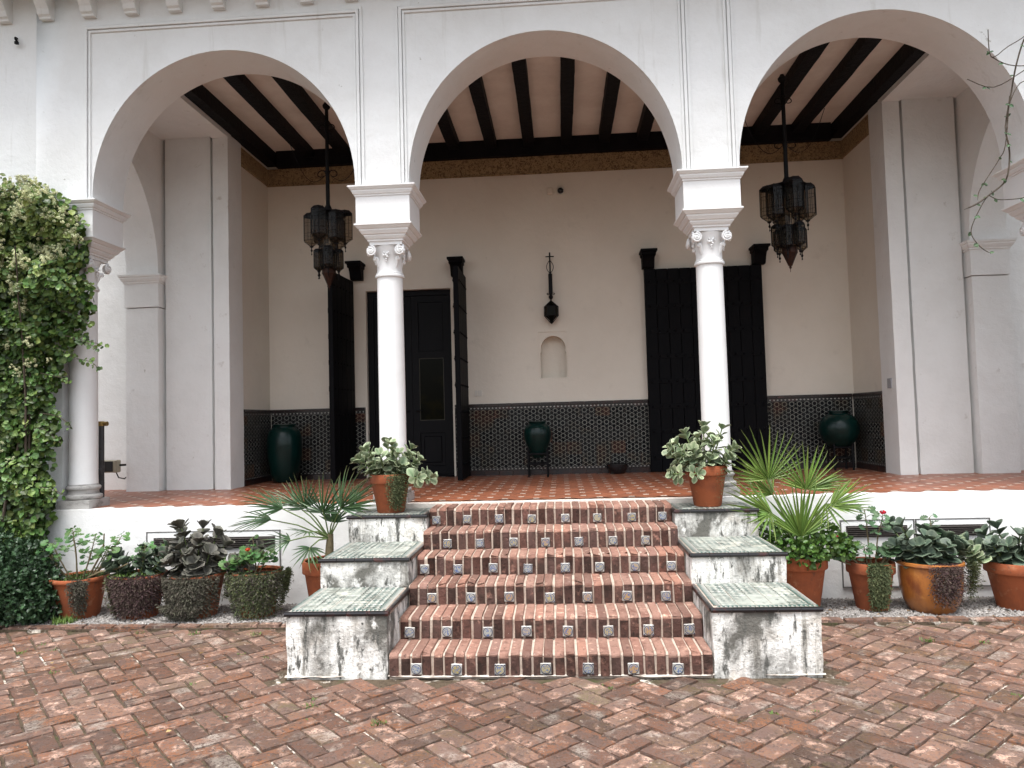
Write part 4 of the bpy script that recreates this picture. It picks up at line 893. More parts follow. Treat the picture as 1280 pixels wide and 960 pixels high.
lantern(2.855, 3.5, 4.47, 5.76, 'black star lantern with a copper tip hanging above the closed black door corner', .6, 1.06)
wl = thing('wall_lantern', 'small black lantern hung from a wrought iron cross bracket above the niche', 'lantern', (.04, YB - .12, 3.2))
q = MB().tube([(.04, YB - .10, 3.46), (.04, YB - .10, 4.17)], .011, 6).tube([(-.02, YB - .10, 4.11), (.10, YB - .10, 4.11)], .009, 5).tube([(.04, YB, 3.86), (.04, YB - .11, 3.86)], .012, 6).tube([(.04, YB, 3.62), (.04, YB - .11, 3.62)], .012, 6).bbox(.012, .068, YB - .13, YB - .07, 3.56, 3.86, .006)
for sg in (-1, 1):
    q.tube([(.04 + sg * .05 * sin(k / 8 * pi), YB - .10, 3.86 + .2 * k / 8) for k in range(9)], .005, 5); q.tube([(.04 + sg * (.03 + .025 * sin(k / 8 * 5)), YB - .10, 3.56 + .02 * cos(k / 8 * 5) + .03 * k / 8) for k in range(9)], .006, 5)
q.lathe([(.012, 0), (.03, .02), (.03, .05), (.012, .07)], 8, (.04, YB - .10, 3.49)); q.obj('iron_bracket', 'iron', wl)
q = MB()
for k in range(6):
    a, b = 2 * pi * k / 6, 2 * pi * (k + 1) / 6
    def P(g, r, z): return (.04 + r * cos(g), YB - .12 + r * sin(g), z)
    q.tube([P(a, .012, 3.46), P(a, .10, 3.38), P(a, .10, 3.25), P(a, .02, 3.155)], .008, 4)
    for z in (3.38, 3.25): q.tube([P(a, .10, z), P(b, .10, z)], .007, 4)
q.lathe([(.02, 3.17), (.028, 3.155), (.012, 3.14), (.001, 3.13)], 8, (.04, YB - .12, 0)); q.obj('lantern_frame', 'iron', wl)
MB().lathe([(.015, 3.17), (.093, 3.253), (.093, 3.377), (.015, 3.452)], 6, (.04, YB - .12, 0)).obj('lantern_glass', 'glass_dark', wl)
cam_ = thing('security_camera', 'small black dome camera on the back wall under the beams', 'camera', (.225, YB, 5.08))
MB().tube([(.225, YB + .01, 5.085), (.225, YB - .035, 5.085)], .055, 20).obj('mount', 'plastic_white', cam_, smooth=40)
q = MB().lathe([(.045, 0), (.044, .015), (.036, .035), (.02, .046), (.002, .05)], 18); q.v = [(.225 + x, YB - .036 - z, 5.085 + y) for x, y, z in q.v]; q.obj('dome', 'blackgloss', cam_, smooth=50, fix=True)
M_ = None
jb = MB().bbox(.03, .115, YB - .03, YB + .005, 5.045, 5.14, .006).bbox(.115, .135, YB - .02, YB + .005, 5.05, 5.065, .004).obj('junction_box', 'inner'); tag(jb, 'small painted junction box beside the dome camera', 'junction box')

# ------------------------------------------------------------------ jars on the terrace
def jar(x, y, z0, prof, label, stand=None):
    t = thing('glazed_jar', label, 'jar', (x, y, ZF)); MB().lathe(prof, 40, (x, y, z0)).obj('jar_body', 'green_glaze', t, smooth=60)
    r, h = prof[-5][0], 0
    return t
P1 = [(.075, 0), (.085, .02), (.12, .10), (.165, .20), (.188, .29), (.190, .34), (.178, .40), (.145, .45), (.115, .468), (.118, .48), (.128, .487), (.128, .50), (.115, .505), (.10, .49), (.09, .40)]
t = jar(-.20, 5.06, 1.245, P1, 'small dark green jar on an iron stand under the niche')
def stand(t, x, y, r, zt, nm='stand'):
    q = MB()
    for k in range(4):
        a = pi / 4 + k * pi / 2; q.tube([(x + r * cos(a), y + r * sin(a), .985), (x + r * cos(a), y + r * sin(a), zt + .05)], .014, 6)
    for z in (zt - .0, zt - .14): q.tube([(x + r * cos(pi / 4 + k * pi / 2), y + r * sin(pi / 4 + k * pi / 2), z) for k in range(5)], .012, 6)
    q.obj(nm, 'iron', t)
so_ = thing('jar_stand', 'square iron stand under the small green jar', 'stand', (-.2, 5.06, ZF)); stand(so_, -.2, 5.06, .185, 1.30, 'stand_frame')
P2 = [(.13, 0), (.15, .015), (.21, .08), (.25, .17), (.26, .24), (.25, .31), (.21, .385), (.15, .43), (.125, .44), (.125, .458), (.14, .466), (.14, .48), (.125, .485), (.11, .46), (.1, .4)]
jar(3.88, 5.04, 1.30, P2, 'wide dark green jar on a stand in the corner behind the fan palm')
so_ = thing('jar_stand', 'dark iron stand under the wide green jar', 'stand', (3.88, 5.04, ZF)); stand(so_, 3.88, 5.04, .17, 1.29, 'stand_frame')
P3 = [(.15, 0), (.165, .02), (.20, .15), (.235, .35), (.245, .5), (.24, .62), (.215, .71), (.165, .765), (.15, .775), (.15, .79), (.165, .80), (.165, .815), (.15, .82), (.13, .80), (.12, .7)]
jar(-3.80, 5.05, .984, P3, 'tall dark green jar standing on the floor in the shadowed corner')
bowl = MB().lathe([(.09, 0), (.10, .01), (.15, .07), (.16, .12), (.155, .13), (.14, .12), (.09, .03)], 20, (.90, 5.25, .984)).lathe([(.07, 0), (.08, .01), (.10, .06), (.105, .075), (.09, .07), (.06, .02)], 16, (.62, 5.27, .984)); bowl = None
b1 = thing('floor_basin', 'low dark basin on the floor by the closed door', 'basin', (.90, 5.25, .984))
MB().lathe([(.10, 0), (.11, .01), (.145, .08), (.15, .125), (.145, .13), (.13, .12), (.08, .03)], 24, (.90, 5.25, .984)).obj('basin_body', 'blackgloss', b1, smooth=50)
MB().lathe([(.145, .122), (.158, .128), (.158, .136), (.142, .138), (.135, .13)], 24, (.90, 5.25, .984), caps=False).obj('basin_rim', 'blackgloss', b1, smooth=50)

# ------------------------------------------------------------------ post and floodlight by the end column
ps = thing('barrier_post', 'dark metal post with a brass head beside the end column', 'post', (-5.0, 2.72, ZF))
MB().tube([(-5.0, 2.72, .98), (-5.0, 2.72, 1.84)], .030, 10).bbox(-5.028, -4.972, 2.66, 2.70, 1.3, 1.36, .004).obj('post_body', 'postgrey', ps, smooth=40)
MB().lathe([(.036, 0), (.038, .02), (.036, .05), (.02, .055)], 12, (-5.0, 2.72, 1.835)).tube([(-5.0, 2.72, 1.86), (-4.93, 2.72, 1.86)], .026, 10).obj('brass_head', 'brass', ps, smooth=40)
MB().tube([(-5.05, 2.71, 1.84), (-5.06, 2.71, 1.7), (-5.045, 2.70, 1.66), (-5.04, 2.70, 1.5), (-5.06, 2.69, 1.43), (-5.04, 2.7, 1.1)], .008, 5).obj('cable', 'iron', ps)
fl = thing('floodlight', 'small beige floodlight fixed low on the white wall by the end column', 'floodlight', (-5.62, 4.0, 1.2))
MB().bbox(-5.80, -5.57, 3.90, 4.01, 1.24, 1.40, .012).obj('housing', 'floodbody', fl); MB().box(-5.785, -5.615, 3.893, 3.90, 1.255, 1.385).obj('lens', 'blackgloss', fl)
MB().tube([(-5.58, 3.97, 1.33), (-5.54, 4.05, 1.33), (-5.54, 4.14, 1.33)], .014, 6).tube([(-5.62, 3.98, 1.24), (-5.60, 4.0, 1.17), (-5.55, 4.05, 1.15), (-5.53, 4.12, 1.2)], .008, 5).obj('bracket', 'iron', fl)
hk = MB().tube([(-5.49, YF + .02, 5.955), (-5.48, YF - .03, 5.945), (-5.465, YF - .05, 5.92), (-5.45, YF - .04, 5.895)], .012, 6).lathe([(.022, 0), (.022, .02), (.01, .025)], 8, (-5.455, YF - .045, 5.87)).obj('wall_hook', 'iron', smooth=50); tag(hk, 'small dark iron hook on the white wall under the roof brackets', 'hook')

# ------------------------------------------------------------------ plants
def frame(p, d, n, s=1.0, sx=1.0):
    """matrix with local +y along d and +z as near n as can be"""
    y = Vector(d).normalized(); n = Vector(n); x = y.cross(n)
    x = x.normalized() if x.length > 1e-5 else y.orthogonal().normalized(); z = x.cross(y)
    m = Matrix((x * s * sx, y * s, z * s)).transposed().to_4x4(); m.translation = Vector(p); return m
def leaf_mesh(name, mt, width, thick, cup, curl, prof, nl=5, stalk=.1):
    """a thick leaf of length 1 along +y: rounded blade, cupped across, curled along"""
    top = []; rim = []
    for j in range(nl + 1):
        t = j / nl; w = width * prof(t)
        for i in (-1, 0, 1):
            x = i * w; y = stalk + (1 - stalk) * t if j else 0
            top.append((x, y, cup * (abs(i) * w / max(width, 1e-4)) - curl * t * t)); rim.append(1. if (i and 0 < j) or j == nl else 0.)
    n = len(top); bot = [(x * .96, y, z - thick * (1 if i % 3 == 1 else .35)) for i, (x, y, z) in enumerate(top)]
    f = []
    for j in range(nl):
        for i in range(2): a = j * 3 + i; f.append((a, a + 1, a + 4, a + 3)); f.append((n + a + 3, n + a + 4, n + a + 1, n + a))
        for a, b in ((j * 3, j * 3 + 3), (j * 3 + 5, j * 3 + 2)): f.append((a, b, n + b, n + a))
    a = nl * 3; f += [(a, a + 1, n + a + 1, n + a), (a + 1, a + 2, n + a + 2, n + a + 1)]
    mb = MB(); mb.add(top + bot, f); mb.att['rim'] = rim + [r * .8 for r in rim]
    return mb.mesh(name, mt, 60, fix=True)
obov = lambda t: (sin(pi * min(1, t * .94 + .05) ** 1.35) ** .75 if t < 1 else .28)
KAL = {k: [leaf_mesh('succulent_leaf', k, .42 + .03 * q, .05, .05 + .03 * q, .03 + .07 * q, obov) for q in range(3)] for k in ('kal_pale', 'kal_dark', 'kal_grey')}
def round_leaf(name, mt, n=9, depth=.16):
    """a rounded, shallowly lobed leaf on a short stalk"""
    v = [(0, .12, 0)]; rim = [.75]
    for k in range(2 * n + 1):
        a = -pi * .86 + 2 * pi * .86 * k / (2 * n); r = .5 * (1 if k % 2 else .86) ; v.append((r * sin(a), .14 + r * cos(a), depth * (1 if k % 2 else .55) - .03)); rim.append(0.)
        v.append((r * .55 * sin(a), .14 + r * .55 * cos(a), depth * .25)); rim.append(.25)
    f = []
    for k in range(2 * n): a = 1 + 2 * k; f.append((a, a + 2, a + 3, a + 1)); f.append((a + 1, a + 3, 0))
    mb = MB(); mb.add(v, f); mb.att['rim'] = rim; return mb.mesh(name, mt, 60)
GER = round_leaf('geranium_leaf', 'ger'); GERD = round_leaf('geranium_leaf', 'gerdark')
def petal_ball(mt, n=14):
    mb = MB()
    for k in range(n):
        z = 1 - 2 * (k + .5) / n; a = k * 2.4; r = sqrt(1 - z * z); c = Vector((r * cos(a), r * sin(a), z * .7)) * .7
        nn = c.normalized(); x = nn.orthogonal().normalized(); y = nn.cross(x); s = .42
        mb.add([c + (x * cos(q) + y * sin(q)) * s * (1 if i % 2 else .7) + nn * (.1 if i % 2 else 0) for i, q in enumerate([2 * pi * i / 8 for i in range(8)])] + [c - nn * .1], [(i, (i + 1) % 8, 8) for i in range(8)])
    return mb.mesh('flower_head', mt, 50)
PET = petal_ball('redflower'); PETO = petal_ball('orangeflower'); BLOS0 = petal_ball('vineflower', 9)
def cluster():
    mb = MB(); vs_ = [v.co.copy() for v in BLOS0.vertices]; fs_ = [tuple(p.vertices) for p in BLOS0.polygons]
    for k in range(8):
        c = Vector((U(-1, 1), U(-1, 1), U(-1, 1))) * 1.5; s = U(.5, .9); mb.add([c + v * s for v in vs_], fs_)
    return mb.mesh('blossom_cluster', 'vineflower', 60)
BLOS = cluster()

def pot(t, x, y, z0, R_, H, mt='terracotta', style='rim', nm='pot'):
    r0 = R_ * .66
    if style == 'rim': pr = [(r0 * .96, 0), (r0, .008), (R_ * .90, H * .76), (R_ * .905, H * .765), (R_ * .985, H * .77), (R_, H * .785), (R_ * 1.0, H * .985), (R_ * .985, H), (R_ * .90, H), (R_ * .885, H * .985), (R_ * .86, H * .86), (.01, H * .86)]
    elif style == 'lip': pr = [(r0 * .98, 0), (r0, .01), (R_ * .80, H * .5), (R_ * .92, H * .89), (R_ * .985, H * .905), (R_, H * .93), (R_, H * .97), (R_ * .98, H), (R_ * .90, H), (R_ * .87, H * .95), (R_ * .84, H * .86), (.01, H * .86)]
    else: pr = [(r0 * .98, 0), (r0 * 1.05, .012), (R_ * .84, H * .2), (R_ * .93, H * .42), (R_ * .965, H * .65), (R_ * .955, H * .85), (R_ * .95, H * .895), (R_ * .99, H * .91), (R_ * 1.03, H * .94), (R_ * 1.02, H * .985), (R_ * .98, H), (R_ * .90, H * .985), (R_ * .86, H * .86), (.01, H * .86)]
    MB().lathe(pr[:-2], 44, (x, y, z0), caps=False).obj(nm, mt, t, smooth=35)
    MB().lathe([(.005, H * .90), (R_ * .5, H * .905), (R_ * .9, H * .88)], 20, (x, y, z0), caps=False).obj('soil', 'soil', t, smooth=60)
def curve(p, d, L, bend, n=7, wob=.02):
    """points from p along d, bending toward bend (a vector) along its length"""
    p = Vector(p); d = Vector(d).normalized(); pts = [p.copy()]
    for k in range(n):
        d = (d + Vector(bend) / n + Vector((U(-1, 1), U(-1, 1), U(-1, 1))) * wob).normalized(); p = p + d * L / n; pts.append(p.copy())
    return pts
def succulent(t, x, y, z, kind, stems, Lm, ls, spread=1.0, squash=1.0, front=True):
    """stems = number or list of (dx, dy, length); fleshy leaves in crossed pairs and a rosette at each tip"""
    mesh = KAL[kind]
    if isinstance(stems, int): stems = [(cos(a) * U(.35, 1.15) * spread, sin(a) * U(.35, 1.0) * spread * .8, U(.7, 1.1) * Lm) for a in [2 * pi * (k + U(-.3, .3)) / stems for k in range(stems)]]
    for (dx, dy, L) in stems:
        pts = curve((x + dx * .06, y + dy * .06, z - .02), (dx, dy, .9 * squash), L, (dx * .1, dy * .1, .35 * squash), 8, .05)
        MB().tube(pts, [.010 - .0006 * k for k in range(9)], 6).obj('stem', 'greenstem', t, smooth=60)
        rot = U(0, pi)
        nodes = 6 if L > .16 else 4
        for q in range(nodes):
            f = .26 + .74 * q / (nodes - 1); k = min(7, int(f * 8)); p = pts[k].lerp(pts[k + 1], min(1, f * 8 - k)); ax = (pts[k + 1] - pts[k]).normalized()
            u = ax.orthogonal().normalized(); v = ax.cross(u); tilt = radians(84 - 44 * q / (nodes - 1)); m_ = 2 if q < nodes - 1 else 4
            for h in range(m_):
                a = rot + q * pi / 2 + h * 2 * pi / m_ + U(-.3, .3); rad = u * cos(a) + v * sin(a); tl = tilt + U(-.2, .2); d = ax * cos(tl) + rad * sin(tl); s = ls * (1.12 - .35 * f) * U(.8, 1.18)
                nn = ax * sin(tl) - rad * cos(tl)
                put('leaf', random.choice(mesh), t, frame(p + rad * .005, d, nn + Vector((0, 0, .15)), s, U(.9, 1.12)))
def geranium(t, x, y, z, stems, ls, mesh, stem_mat='stem', n_leaf=8, bloom=None, low=0, lowr=.1):
    for si, (dx, dy, dz, L) in enumerate(stems):
        pts = curve((x + dx * .12, y + dy * .12, z - .03), (dx, dy, dz), L, (dx * .1, 0, .25), 8, .10)
        MB().tube(pts, [.0085 - .0006 * k for k in range(9)], 6).obj('stem', stem_mat, t, smooth=60)
        for q in range(n_leaf):
            f = 1 - .42 * (q / n_leaf) ** 1.4; k = min(7, int(f * 8)); p = pts[k].lerp(pts[k + 1], min(1., f * 8 - k))
            a = q * 2.4 + si; o = Vector((cos(a), sin(a), U(.05, .7))).normalized(); pl = ls * U(.5, 1.1); e = p + o * pl
            MB().tube([p, p + o * pl * .5 + Vector((0, 0, .008)), e], .0022, 4).obj('petiole', 'greenstem', t)
            put('leaf', mesh, t, frame(e, Vector((o.x, o.y, U(-.5, .15))), (o.x * .4, o.y * .3 - .75, .75), ls * U(.85, 1.35)))
        if bloom and si in bloom:
            h, bm_, r = bloom[si]; e = pts[-1] + Vector((U(-.02, .02), -.02, h)); MB().tube([pts[-1], e], .003, 5).obj('flower_stalk', 'greenstem', t); put('flower_head', bm_, t, Matrix.Translation(e) @ Matrix.Diagonal((r, r, r * .8, 1)))
    for q in range(low):
        a = U(0, 2 * pi); r = lowr * sqrt(R()) * 1.1; e = Vector((x + r * cos(a), y + r * sin(a), z + U(.0, .10))); put('leaf', mesh, t, frame(e, (cos(a), sin(a), U(-.3, .4)), (cos(a) * .3, sin(a) * .3 - .2, 1), ls * U(.7, 1.15)))
def trailing(t, x, y, z0, R_, H, a0, a1, n, mt, drop=(.5, 1.0), style='rim', ll=.03, name='trailing_creeper', out=.012, dens=1.0, hang=.25):
    """hair-like strands hung over the rim; many tiny leaflets in one mesh"""
    mb = MB(); mb.att['rim'] = []; mb.att['rnd'] = []; r0 = R_ * .66
    for k in range(int(n * .8)):
        a = a0 + (a1 - a0) * min(1.12, max(-.12, .5 + random.gauss(0, .30))); L = U(*drop) * H * (1 if R() < .7 else U(.4, 1)); s = 0; ph = U(0, 6); cnt = max(3, int((L + .03) / .017 * dens)); rv = R(); puff = U(0, .028) * (R() ** 2) + (U(.02, .055) if R() < .05 else 0)
        for q in range(cnt):
            g = q / cnt; zz = z0 + H + .012 - g * L; f = max(0, (zz - z0) / H); rr = (r0 + hang * (R_ - r0) * (1 - f) + (R_ * (1.02 if style != 'bowl' else 1.03) - r0) * (f if style != 'bowl' else f ** .45)) + out * (.3 + 1.0 * R()) + .010 * (1 - g) + puff * sin(g * 3.1)
            if q == 0: rr = R_ * .93
            aa = a + .06 * sin(ph + g * 7); p = Vector((x + rr * cos(aa), y + rr * sin(aa), max(zz, .012)))
            o = Vector((cos(aa), sin(aa), 0)); d = (o * U(.2, 1) + Vector((-o.y, o.x, 0)) * U(-1, 1) + Vector((0, 0, U(-1, .35)))).normalized(); l_ = ll * U(.6, 1.5); w = l_ * .12
            sd = d.cross(o + Vector((.01, .02, .03))); sd = sd.normalized() * w if sd.length > 1e-4 else Vector((w, 0, 0))
            mb.add([p, p + d * l_ * .5 + sd, p + d * l_ - o * l_ * .1, p + d * l_ * .5 - sd], [(0, 1, 2, 3)]); mb.att['rim'] += [.1, .4, 1, .4]; mb.att['rnd'] += [(rv + .25 * R()) % 1] * 4
    return mb.obj(name, mt, t, kind='stuff')
def tuft(t, x, y, z, R_, n, mt, l=.05, name='low_growth'):
    mb = MB(); mb.att['rim'] = []
    for k in range(n):
        a = U(0, 2 * pi); r = R_ * sqrt(R()); blade(mb, (x + r * cos(a), y + r * sin(a), z), (U(-.7, .7), U(-.7, .7), U(.4, 1)), l * U(.5, 1.2), .004)
    return mb.obj(name, mt, t, kind='stuff')
def leafball(mb, c, r, n, l, wide=.42, up=.5, seed=0.):
    """n small leaves through a lumpy ellipsoid"""
    c = Vector(c)
    for k in range(n):
        z = U(-1, 1); a = U(0, 2 * pi); q = sqrt(1 - z * z); o = Vector((q * cos(a), q * sin(a), z)); rr = (.55 + .45 * R() ** .5) * (1 + .28 * noise.noise(o * 2.1 + Vector((seed, 2, 1))))
        p = c + Vector((o.x * r[0], o.y * r[1], o.z * r[2])) * rr
        d = (o + Vector((U(-1, 1), U(-1, 1), U(-.6, .9)))).normalized(); nn = (o + Vector((U(-.7, .7), U(-.7, .7), up + U(-.5, .5)))).normalized(); leaf6(mb, p, d, nn, l * U(.65, 1.2), wide)
def leaf6(mb, p, d, nn, l, wide=.42):
    sd = d.cross(nn); sd = sd.normalized() if sd.length > 1e-4 else Vector((1, 0, 0)); nn = sd.cross(d); w = l * wide; rv = R()
    mb.add([p, p + d * l * .3 + sd * w - nn * l * .0, p + d * l * .72 + sd * w * .8, p + d * l - nn * l * .12, p + d * l * .72 - sd * w * .8, p + d * l * .3 - sd * w, p + d * l * .5 - nn * l * .10], [(0, 1, 6), (1, 2, 6), (2, 3, 6), (3, 4, 6), (4, 5, 6), (5, 0, 6)])
    mb.att['rim'] += [.2, 0, .1, .5, .1, 0, .55]; mb.att['rnd'] += [rv] * 7
def lmb(): m = MB(); m.att['rim'] = []; m.att['rnd'] = []; return m
def fan(t, base, hub, aim, up, n, L, mt, spread=115, droop=.12, w=.030, pet=True, dead=0.):
    """a fan-palm frond: petiole from base to hub, leaflets spread in a fan around aim"""
    base, hub = Vector(base), Vector(hub); aim = Vector(aim).normalized(); up = Vector(up); sd = aim.cross(up).normalized(); up = sd.cross(aim)
    mid = base.lerp(hub, .55) + Vector((0, 0, .03)); fr = MB().tube([base, mid, hub, hub + aim * .03], [.009, .007, .006, .010], 6).obj('frond', 'palmstem', t, smooth=60)
    for k in range(n):
        g = -1 + 2 * k / (n - 1); a = radians(spread) * g + U(-.03, .03); d = aim * cos(a) + sd * sin(a) + up * (.10 * cos(a * .7) + U(-.06, .06)); l = L * (1 - .42 * abs(g) ** 2) * U(.88, 1.06)
        put('leaflet', PLM[mt][random.randrange(3)], fr, frame(hub + d * .008, d + Vector((0, 0, -.05)), up + sd * U(-.5, .5), l, w / .03 * U(.85, 1.15) * .34 / max(l, .1)))
def leaflet_mesh(mt, droop):
    v = []; rim = []; f = []; N = 6; ws = [.010, .018, .024, .023, .017, .010, .001]
    for j in range(N + 1):
        t = j / N; z = -droop * t ** 2.2
        for i in (-1, 0, 1): v.append((i * ws[j], t, z + (.018 * abs(i) if j < N else 0))); rim.append(max(0, (t - .72) * 3.2) if i else max(0, (t - .8) * 3))
    for j in range(N):
        for i in range(2): a = 3 * j + i; f.append((a, a + 1, a + 4, a + 3))
    mb = MB(); mb.add(v, f); mb.att['rim'] = rim; return mb.mesh('palm_leaflet', mt, 30)
M['palmstem'] = mat('palm_petiole', (.12, .17, .06), .6, .3)
PLM = {'palm': [leaflet_mesh('palm', d) for d in (.02, .06, .12)], 'palmdark': [leaflet_mesh('palmdark', d) for d in (.05, .16, .30)]}

# two pots of pale succulents on the top side blocks
ZB = .9345
t = thing('potted_succulent', 'terracotta pot of pale round-leaved succulent with a dark creeper hanging down its front', 'potted plant', (-1.51, 1.83, ZB), 'potted succulents on the top blocks of the stairs')
pot(t, -1.515, 1.80, ZB, .197, .365)
succulent(t, -1.515, 1.78, ZB + .34, 'kal_pale', [(-1.35, -.1, .27), (-1.0, -.5, .28), (-.75, .3, .33), (-.5, -.3, .34), (-.25, -.6, .28), (-.15, .4, .36), (.15, -.2, .33), (.4, -.5, .27), (.55, .3, .33), (.85, -.2, .27), (1.15, -.35, .24), (-1.2, .4, .25), (.8, -.8, .18), (-.6, -.7, .2), (1.3, -.3, .28), (.1, .1, .25)], .3, .098, 1.0)
MB().tube([(-1.42, 1.74, ZB + .36), (-1.33, 1.70, ZB + .385), (-1.28, 1.68, ZB + .35)], [.009, .008, .007], 6).obj('stem', 'greenstem', t, smooth=60)
succulent(t, -1.30, 1.68, ZB + .345, 'kal_pale', [(1.0, -.3, .15), (.5, -.6, .12), (1.2, .2, .14), (.8, -.1, .1)], .12, .092, 1.0, .05)
trailing(t, -1.515, 1.80, ZB, .197, .36, -pi * .44, -pi * .20, 210, 'trailgreen', (.75, 1.0), ll=.022, out=.016)
t = thing('potted_succulent', 'terracotta pot of pale round-leaved succulent on the block by the fan palm, rim mostly bare', 'potted plant', (1.47, 1.83, ZB), 'potted succulents on the top blocks of the stairs')
pot(t, 1.478, 1.82, ZB, .19, .375)
succulent(t, 1.46, 1.80, ZB + .345, 'kal_pale', [(-1.5, -.2, .28), (-1.1, -.6, .24), (-1.2, .2, .32), (-.8, -.2, .34), (-.5, -.6, .26), (-.4, .3, .38), (-.1, -.3, .32), (.1, .4, .42), (.3, -.4, .30), (.5, .2, .42), (.9, -.3, .30), (1.2, .1, .26), (-.9, -.8, .16), (.15, -.9, .14), (1.3, -.5, .2), (.2, 0, .3)], .3, .10, 1.0)
succulent(t, 1.28, 1.66, ZB + .33, 'kal_pale', [(-1.0, -.4, .10), (-.7, -.5, .13), (.4, -.6, .1)], .12, .085, 1.0, .05)
trailing(t, 1.478, 1.82, ZB, .19, .37, -pi * .5 + .25, -pi * .5 + .75, 26, 'trailgreen', (.4, .95), ll=.018, dens=.5)

# the row of pots along the left wall
t = thing('potted_geranium', 'wide terracotta pot with a leggy, half bare geranium next to the dark bush', 'potted plant', (-4.57, 1.72, 0), 'potted plants along the foot of the terrace')
pot(t, -4.57, 1.72, 0, .258, .385, style='lip')
geranium(t, -4.57, 1.72, .36, [(-.75, -.1, .9, .42), (-.45, -.2, 1, .42), (-.22, .1, 1, .50), (-.05, -.2, 1, .47), (.15, .1, 1, .28), (.35, -.2, .8, .50), (.9, 0, .9, .52), (.55, .1, .7, .36), (.8, -.2, .6, .40)], (.064), GER, n_leaf=9, low=10, lowr=.2)
for p in ([(-4.72, 1.72, .36), (-4.82, 1.70, .55), (-4.86, 1.70, .62)], [(-4.5, 1.74, .36), (-4.42, 1.74, .50), (-4.36, 1.76, .62), (-4.35, 1.76, .78)], [(-4.42, 1.70, .38), (-4.32, 1.66, .48), (-4.24, 1.64, .54)], [(-4.5, 1.7, .36), (-4.30, 1.62, .44), (-4.12, 1.6, .47), (-4.0, 1.58, .52)]): MB().tube(p, [.009] * (len(p) - 1) + [.006], 6).obj('bare_stem', 'stem', t, smooth=60)
tuft(t, -4.57, 1.72, .36, .22, 260, 'grassy', .06)
trailing(t, -4.57, 1.72, 0, .258, .38, -pi * .34 - .22, -pi * .34 + .24, 120, 'trail', (.5, 1.0), 'lip', .028)
trailing(t, -4.57, 1.72, 0, .258, .38, -pi * .84, -pi * .74, 50, 'trailpurple', (.6, 1.0), 'lip', .03)
tuft(t, -4.55, 1.47, .0, .10, 200, 'grassy', .08, 'foot_weeds')
t = thing('potted_succulent', 'terracotta pot wrapped in dark creeper, few broad blue-green leaves above', 'potted plant', (-3.98, 1.70, 0), 'potted plants along the foot of the terrace')
pot(t, -3.95, 1.70, 0, .245, .405, style='lip')
succulent(t, -3.98, 1.70, .38, 'kal_dark', [(-1.5, -.2, .20), (-1.0, .2, .24), (-.5, -.3, .18), (.1, .3, .25), (.4, -.2, .22), (.8, .2, .26), (1.2, -.2, .3), (-1.2, -.5, .14), (.7, .4, .34)], .22, .125)
geranium(t, -3.98, 1.70, .38, [(.25, 0, 1, .34), (.45, .2, .9, .30), (-.1, .1, 1, .2)], .06, GER, n_leaf=8)
trailing(t, -3.95, 1.70, 0, .245, .40, -pi * .80, -pi * .12, 480, 'trailpurple', (.6, 1.0), 'lip', .034, out=.018)
trailing(t, -3.95, 1.70, 0, .245, .40, -pi * .82, -pi * .70, 60, 'trailgreen', (.5, .95), 'lip', .034, out=.018)
tuft(t, -3.98, 1.70, .385, .26, 420, 'grassy', .055)
t = thing('potted_succulent', 'pot buried in dark creeper with a tall heap of grey-purple succulent leaves', 'potted plant', (-3.37, 1.70, 0), 'potted plants along the foot of the terrace')
pot(t, -3.375, 1.70, 0, .255, .405, style='lip')
succulent(t, -3.37, 1.70, .38, 'kal_grey', [(-1.2, -.2, .30), (-.9, -.6, .24), (-.8, .3, .38), (-.4, -.4, .32), (-.35, .1, .46), (0, -.6, .24), (.0, .2, .46), (.2, -.3, .36), (.4, .1, .42), (.6, -.4, .28), (.75, .2, .34), (.1, -.9, .2), (.4, -.9, .18), (-1.3, .2, .22), (.95, -.2, .22), (-.2, -.2, .5)], .36, .138)
succulent(t, -3.12, 1.64, .40, 'kal_grey', [(1.0, -.3, .16), (1.4, .0, .28), (1.25, .2, .34)], .2, .125)
trailing(t, -3.375, 1.70, 0, .255, .40, -pi * .85, -pi * .24, 520, 'trail', (.6, 1.05), 'lip', .034, out=.022, hang=.55)
trailing(t, -3.375, 1.70, 0, .255, .40, -pi * .06, pi * .10, 110, 'trailgreen', (.4, .7), 'lip', .034, out=.04, hang=.6)
trailing(t, -3.40, 1.66, 0, .255, .16, -pi * .8, -pi * .35, 120, 'trail', (.6, 1.0), 'lip', .034, name='foot_creeper', out=.03)
t = thing('potted_geranium', 'creeper-covered pot with a bushy geranium and one orange-red bloom', 'potted plant', (-2.79, 1.68, 0), 'potted plants along the foot of the terrace')
pot(t, -2.785, 1.68, 0, .228, .425, style='lip')
geranium(t, -2.86, 1.64, .39, [(-.5, -.2, 1, .20), (-.25, -.4, 1, .18), (0, .1, 1, .27), (.2, -.3, 1, .24), (.4, 0, .9, .26), (.65, -.1, .8, .24), (-.1, -.2, 1, .22)], .066, GER, n_leaf=10, bloom={3: (.05, PETO, .030)}, low=10, lowr=.16)
geranium(t, -2.80, 1.70, .40, [(-.02, 0, 1, .36)], .05, GER, n_leaf=3)
trailing(t, -2.785, 1.68, 0, .228, .42, -pi * .82, pi * .02, 380, 'trailgreen', (.5, 1.05), 'lip', .034, out=.020, hang=.4)
trailing(t, -2.785, 1.68, 0, .228, .42, -pi * .75, -pi * .05, 180, 'trail', (.4, 1.0), 'lip', .034, out=.024, hang=.4)
trailing(t, -2.785, 1.68, 0, .228, .42, -pi * .02, pi * .14, 90, 'trailgreen', (.3, .7), 'lip', .036, out=.04, hang=.5)
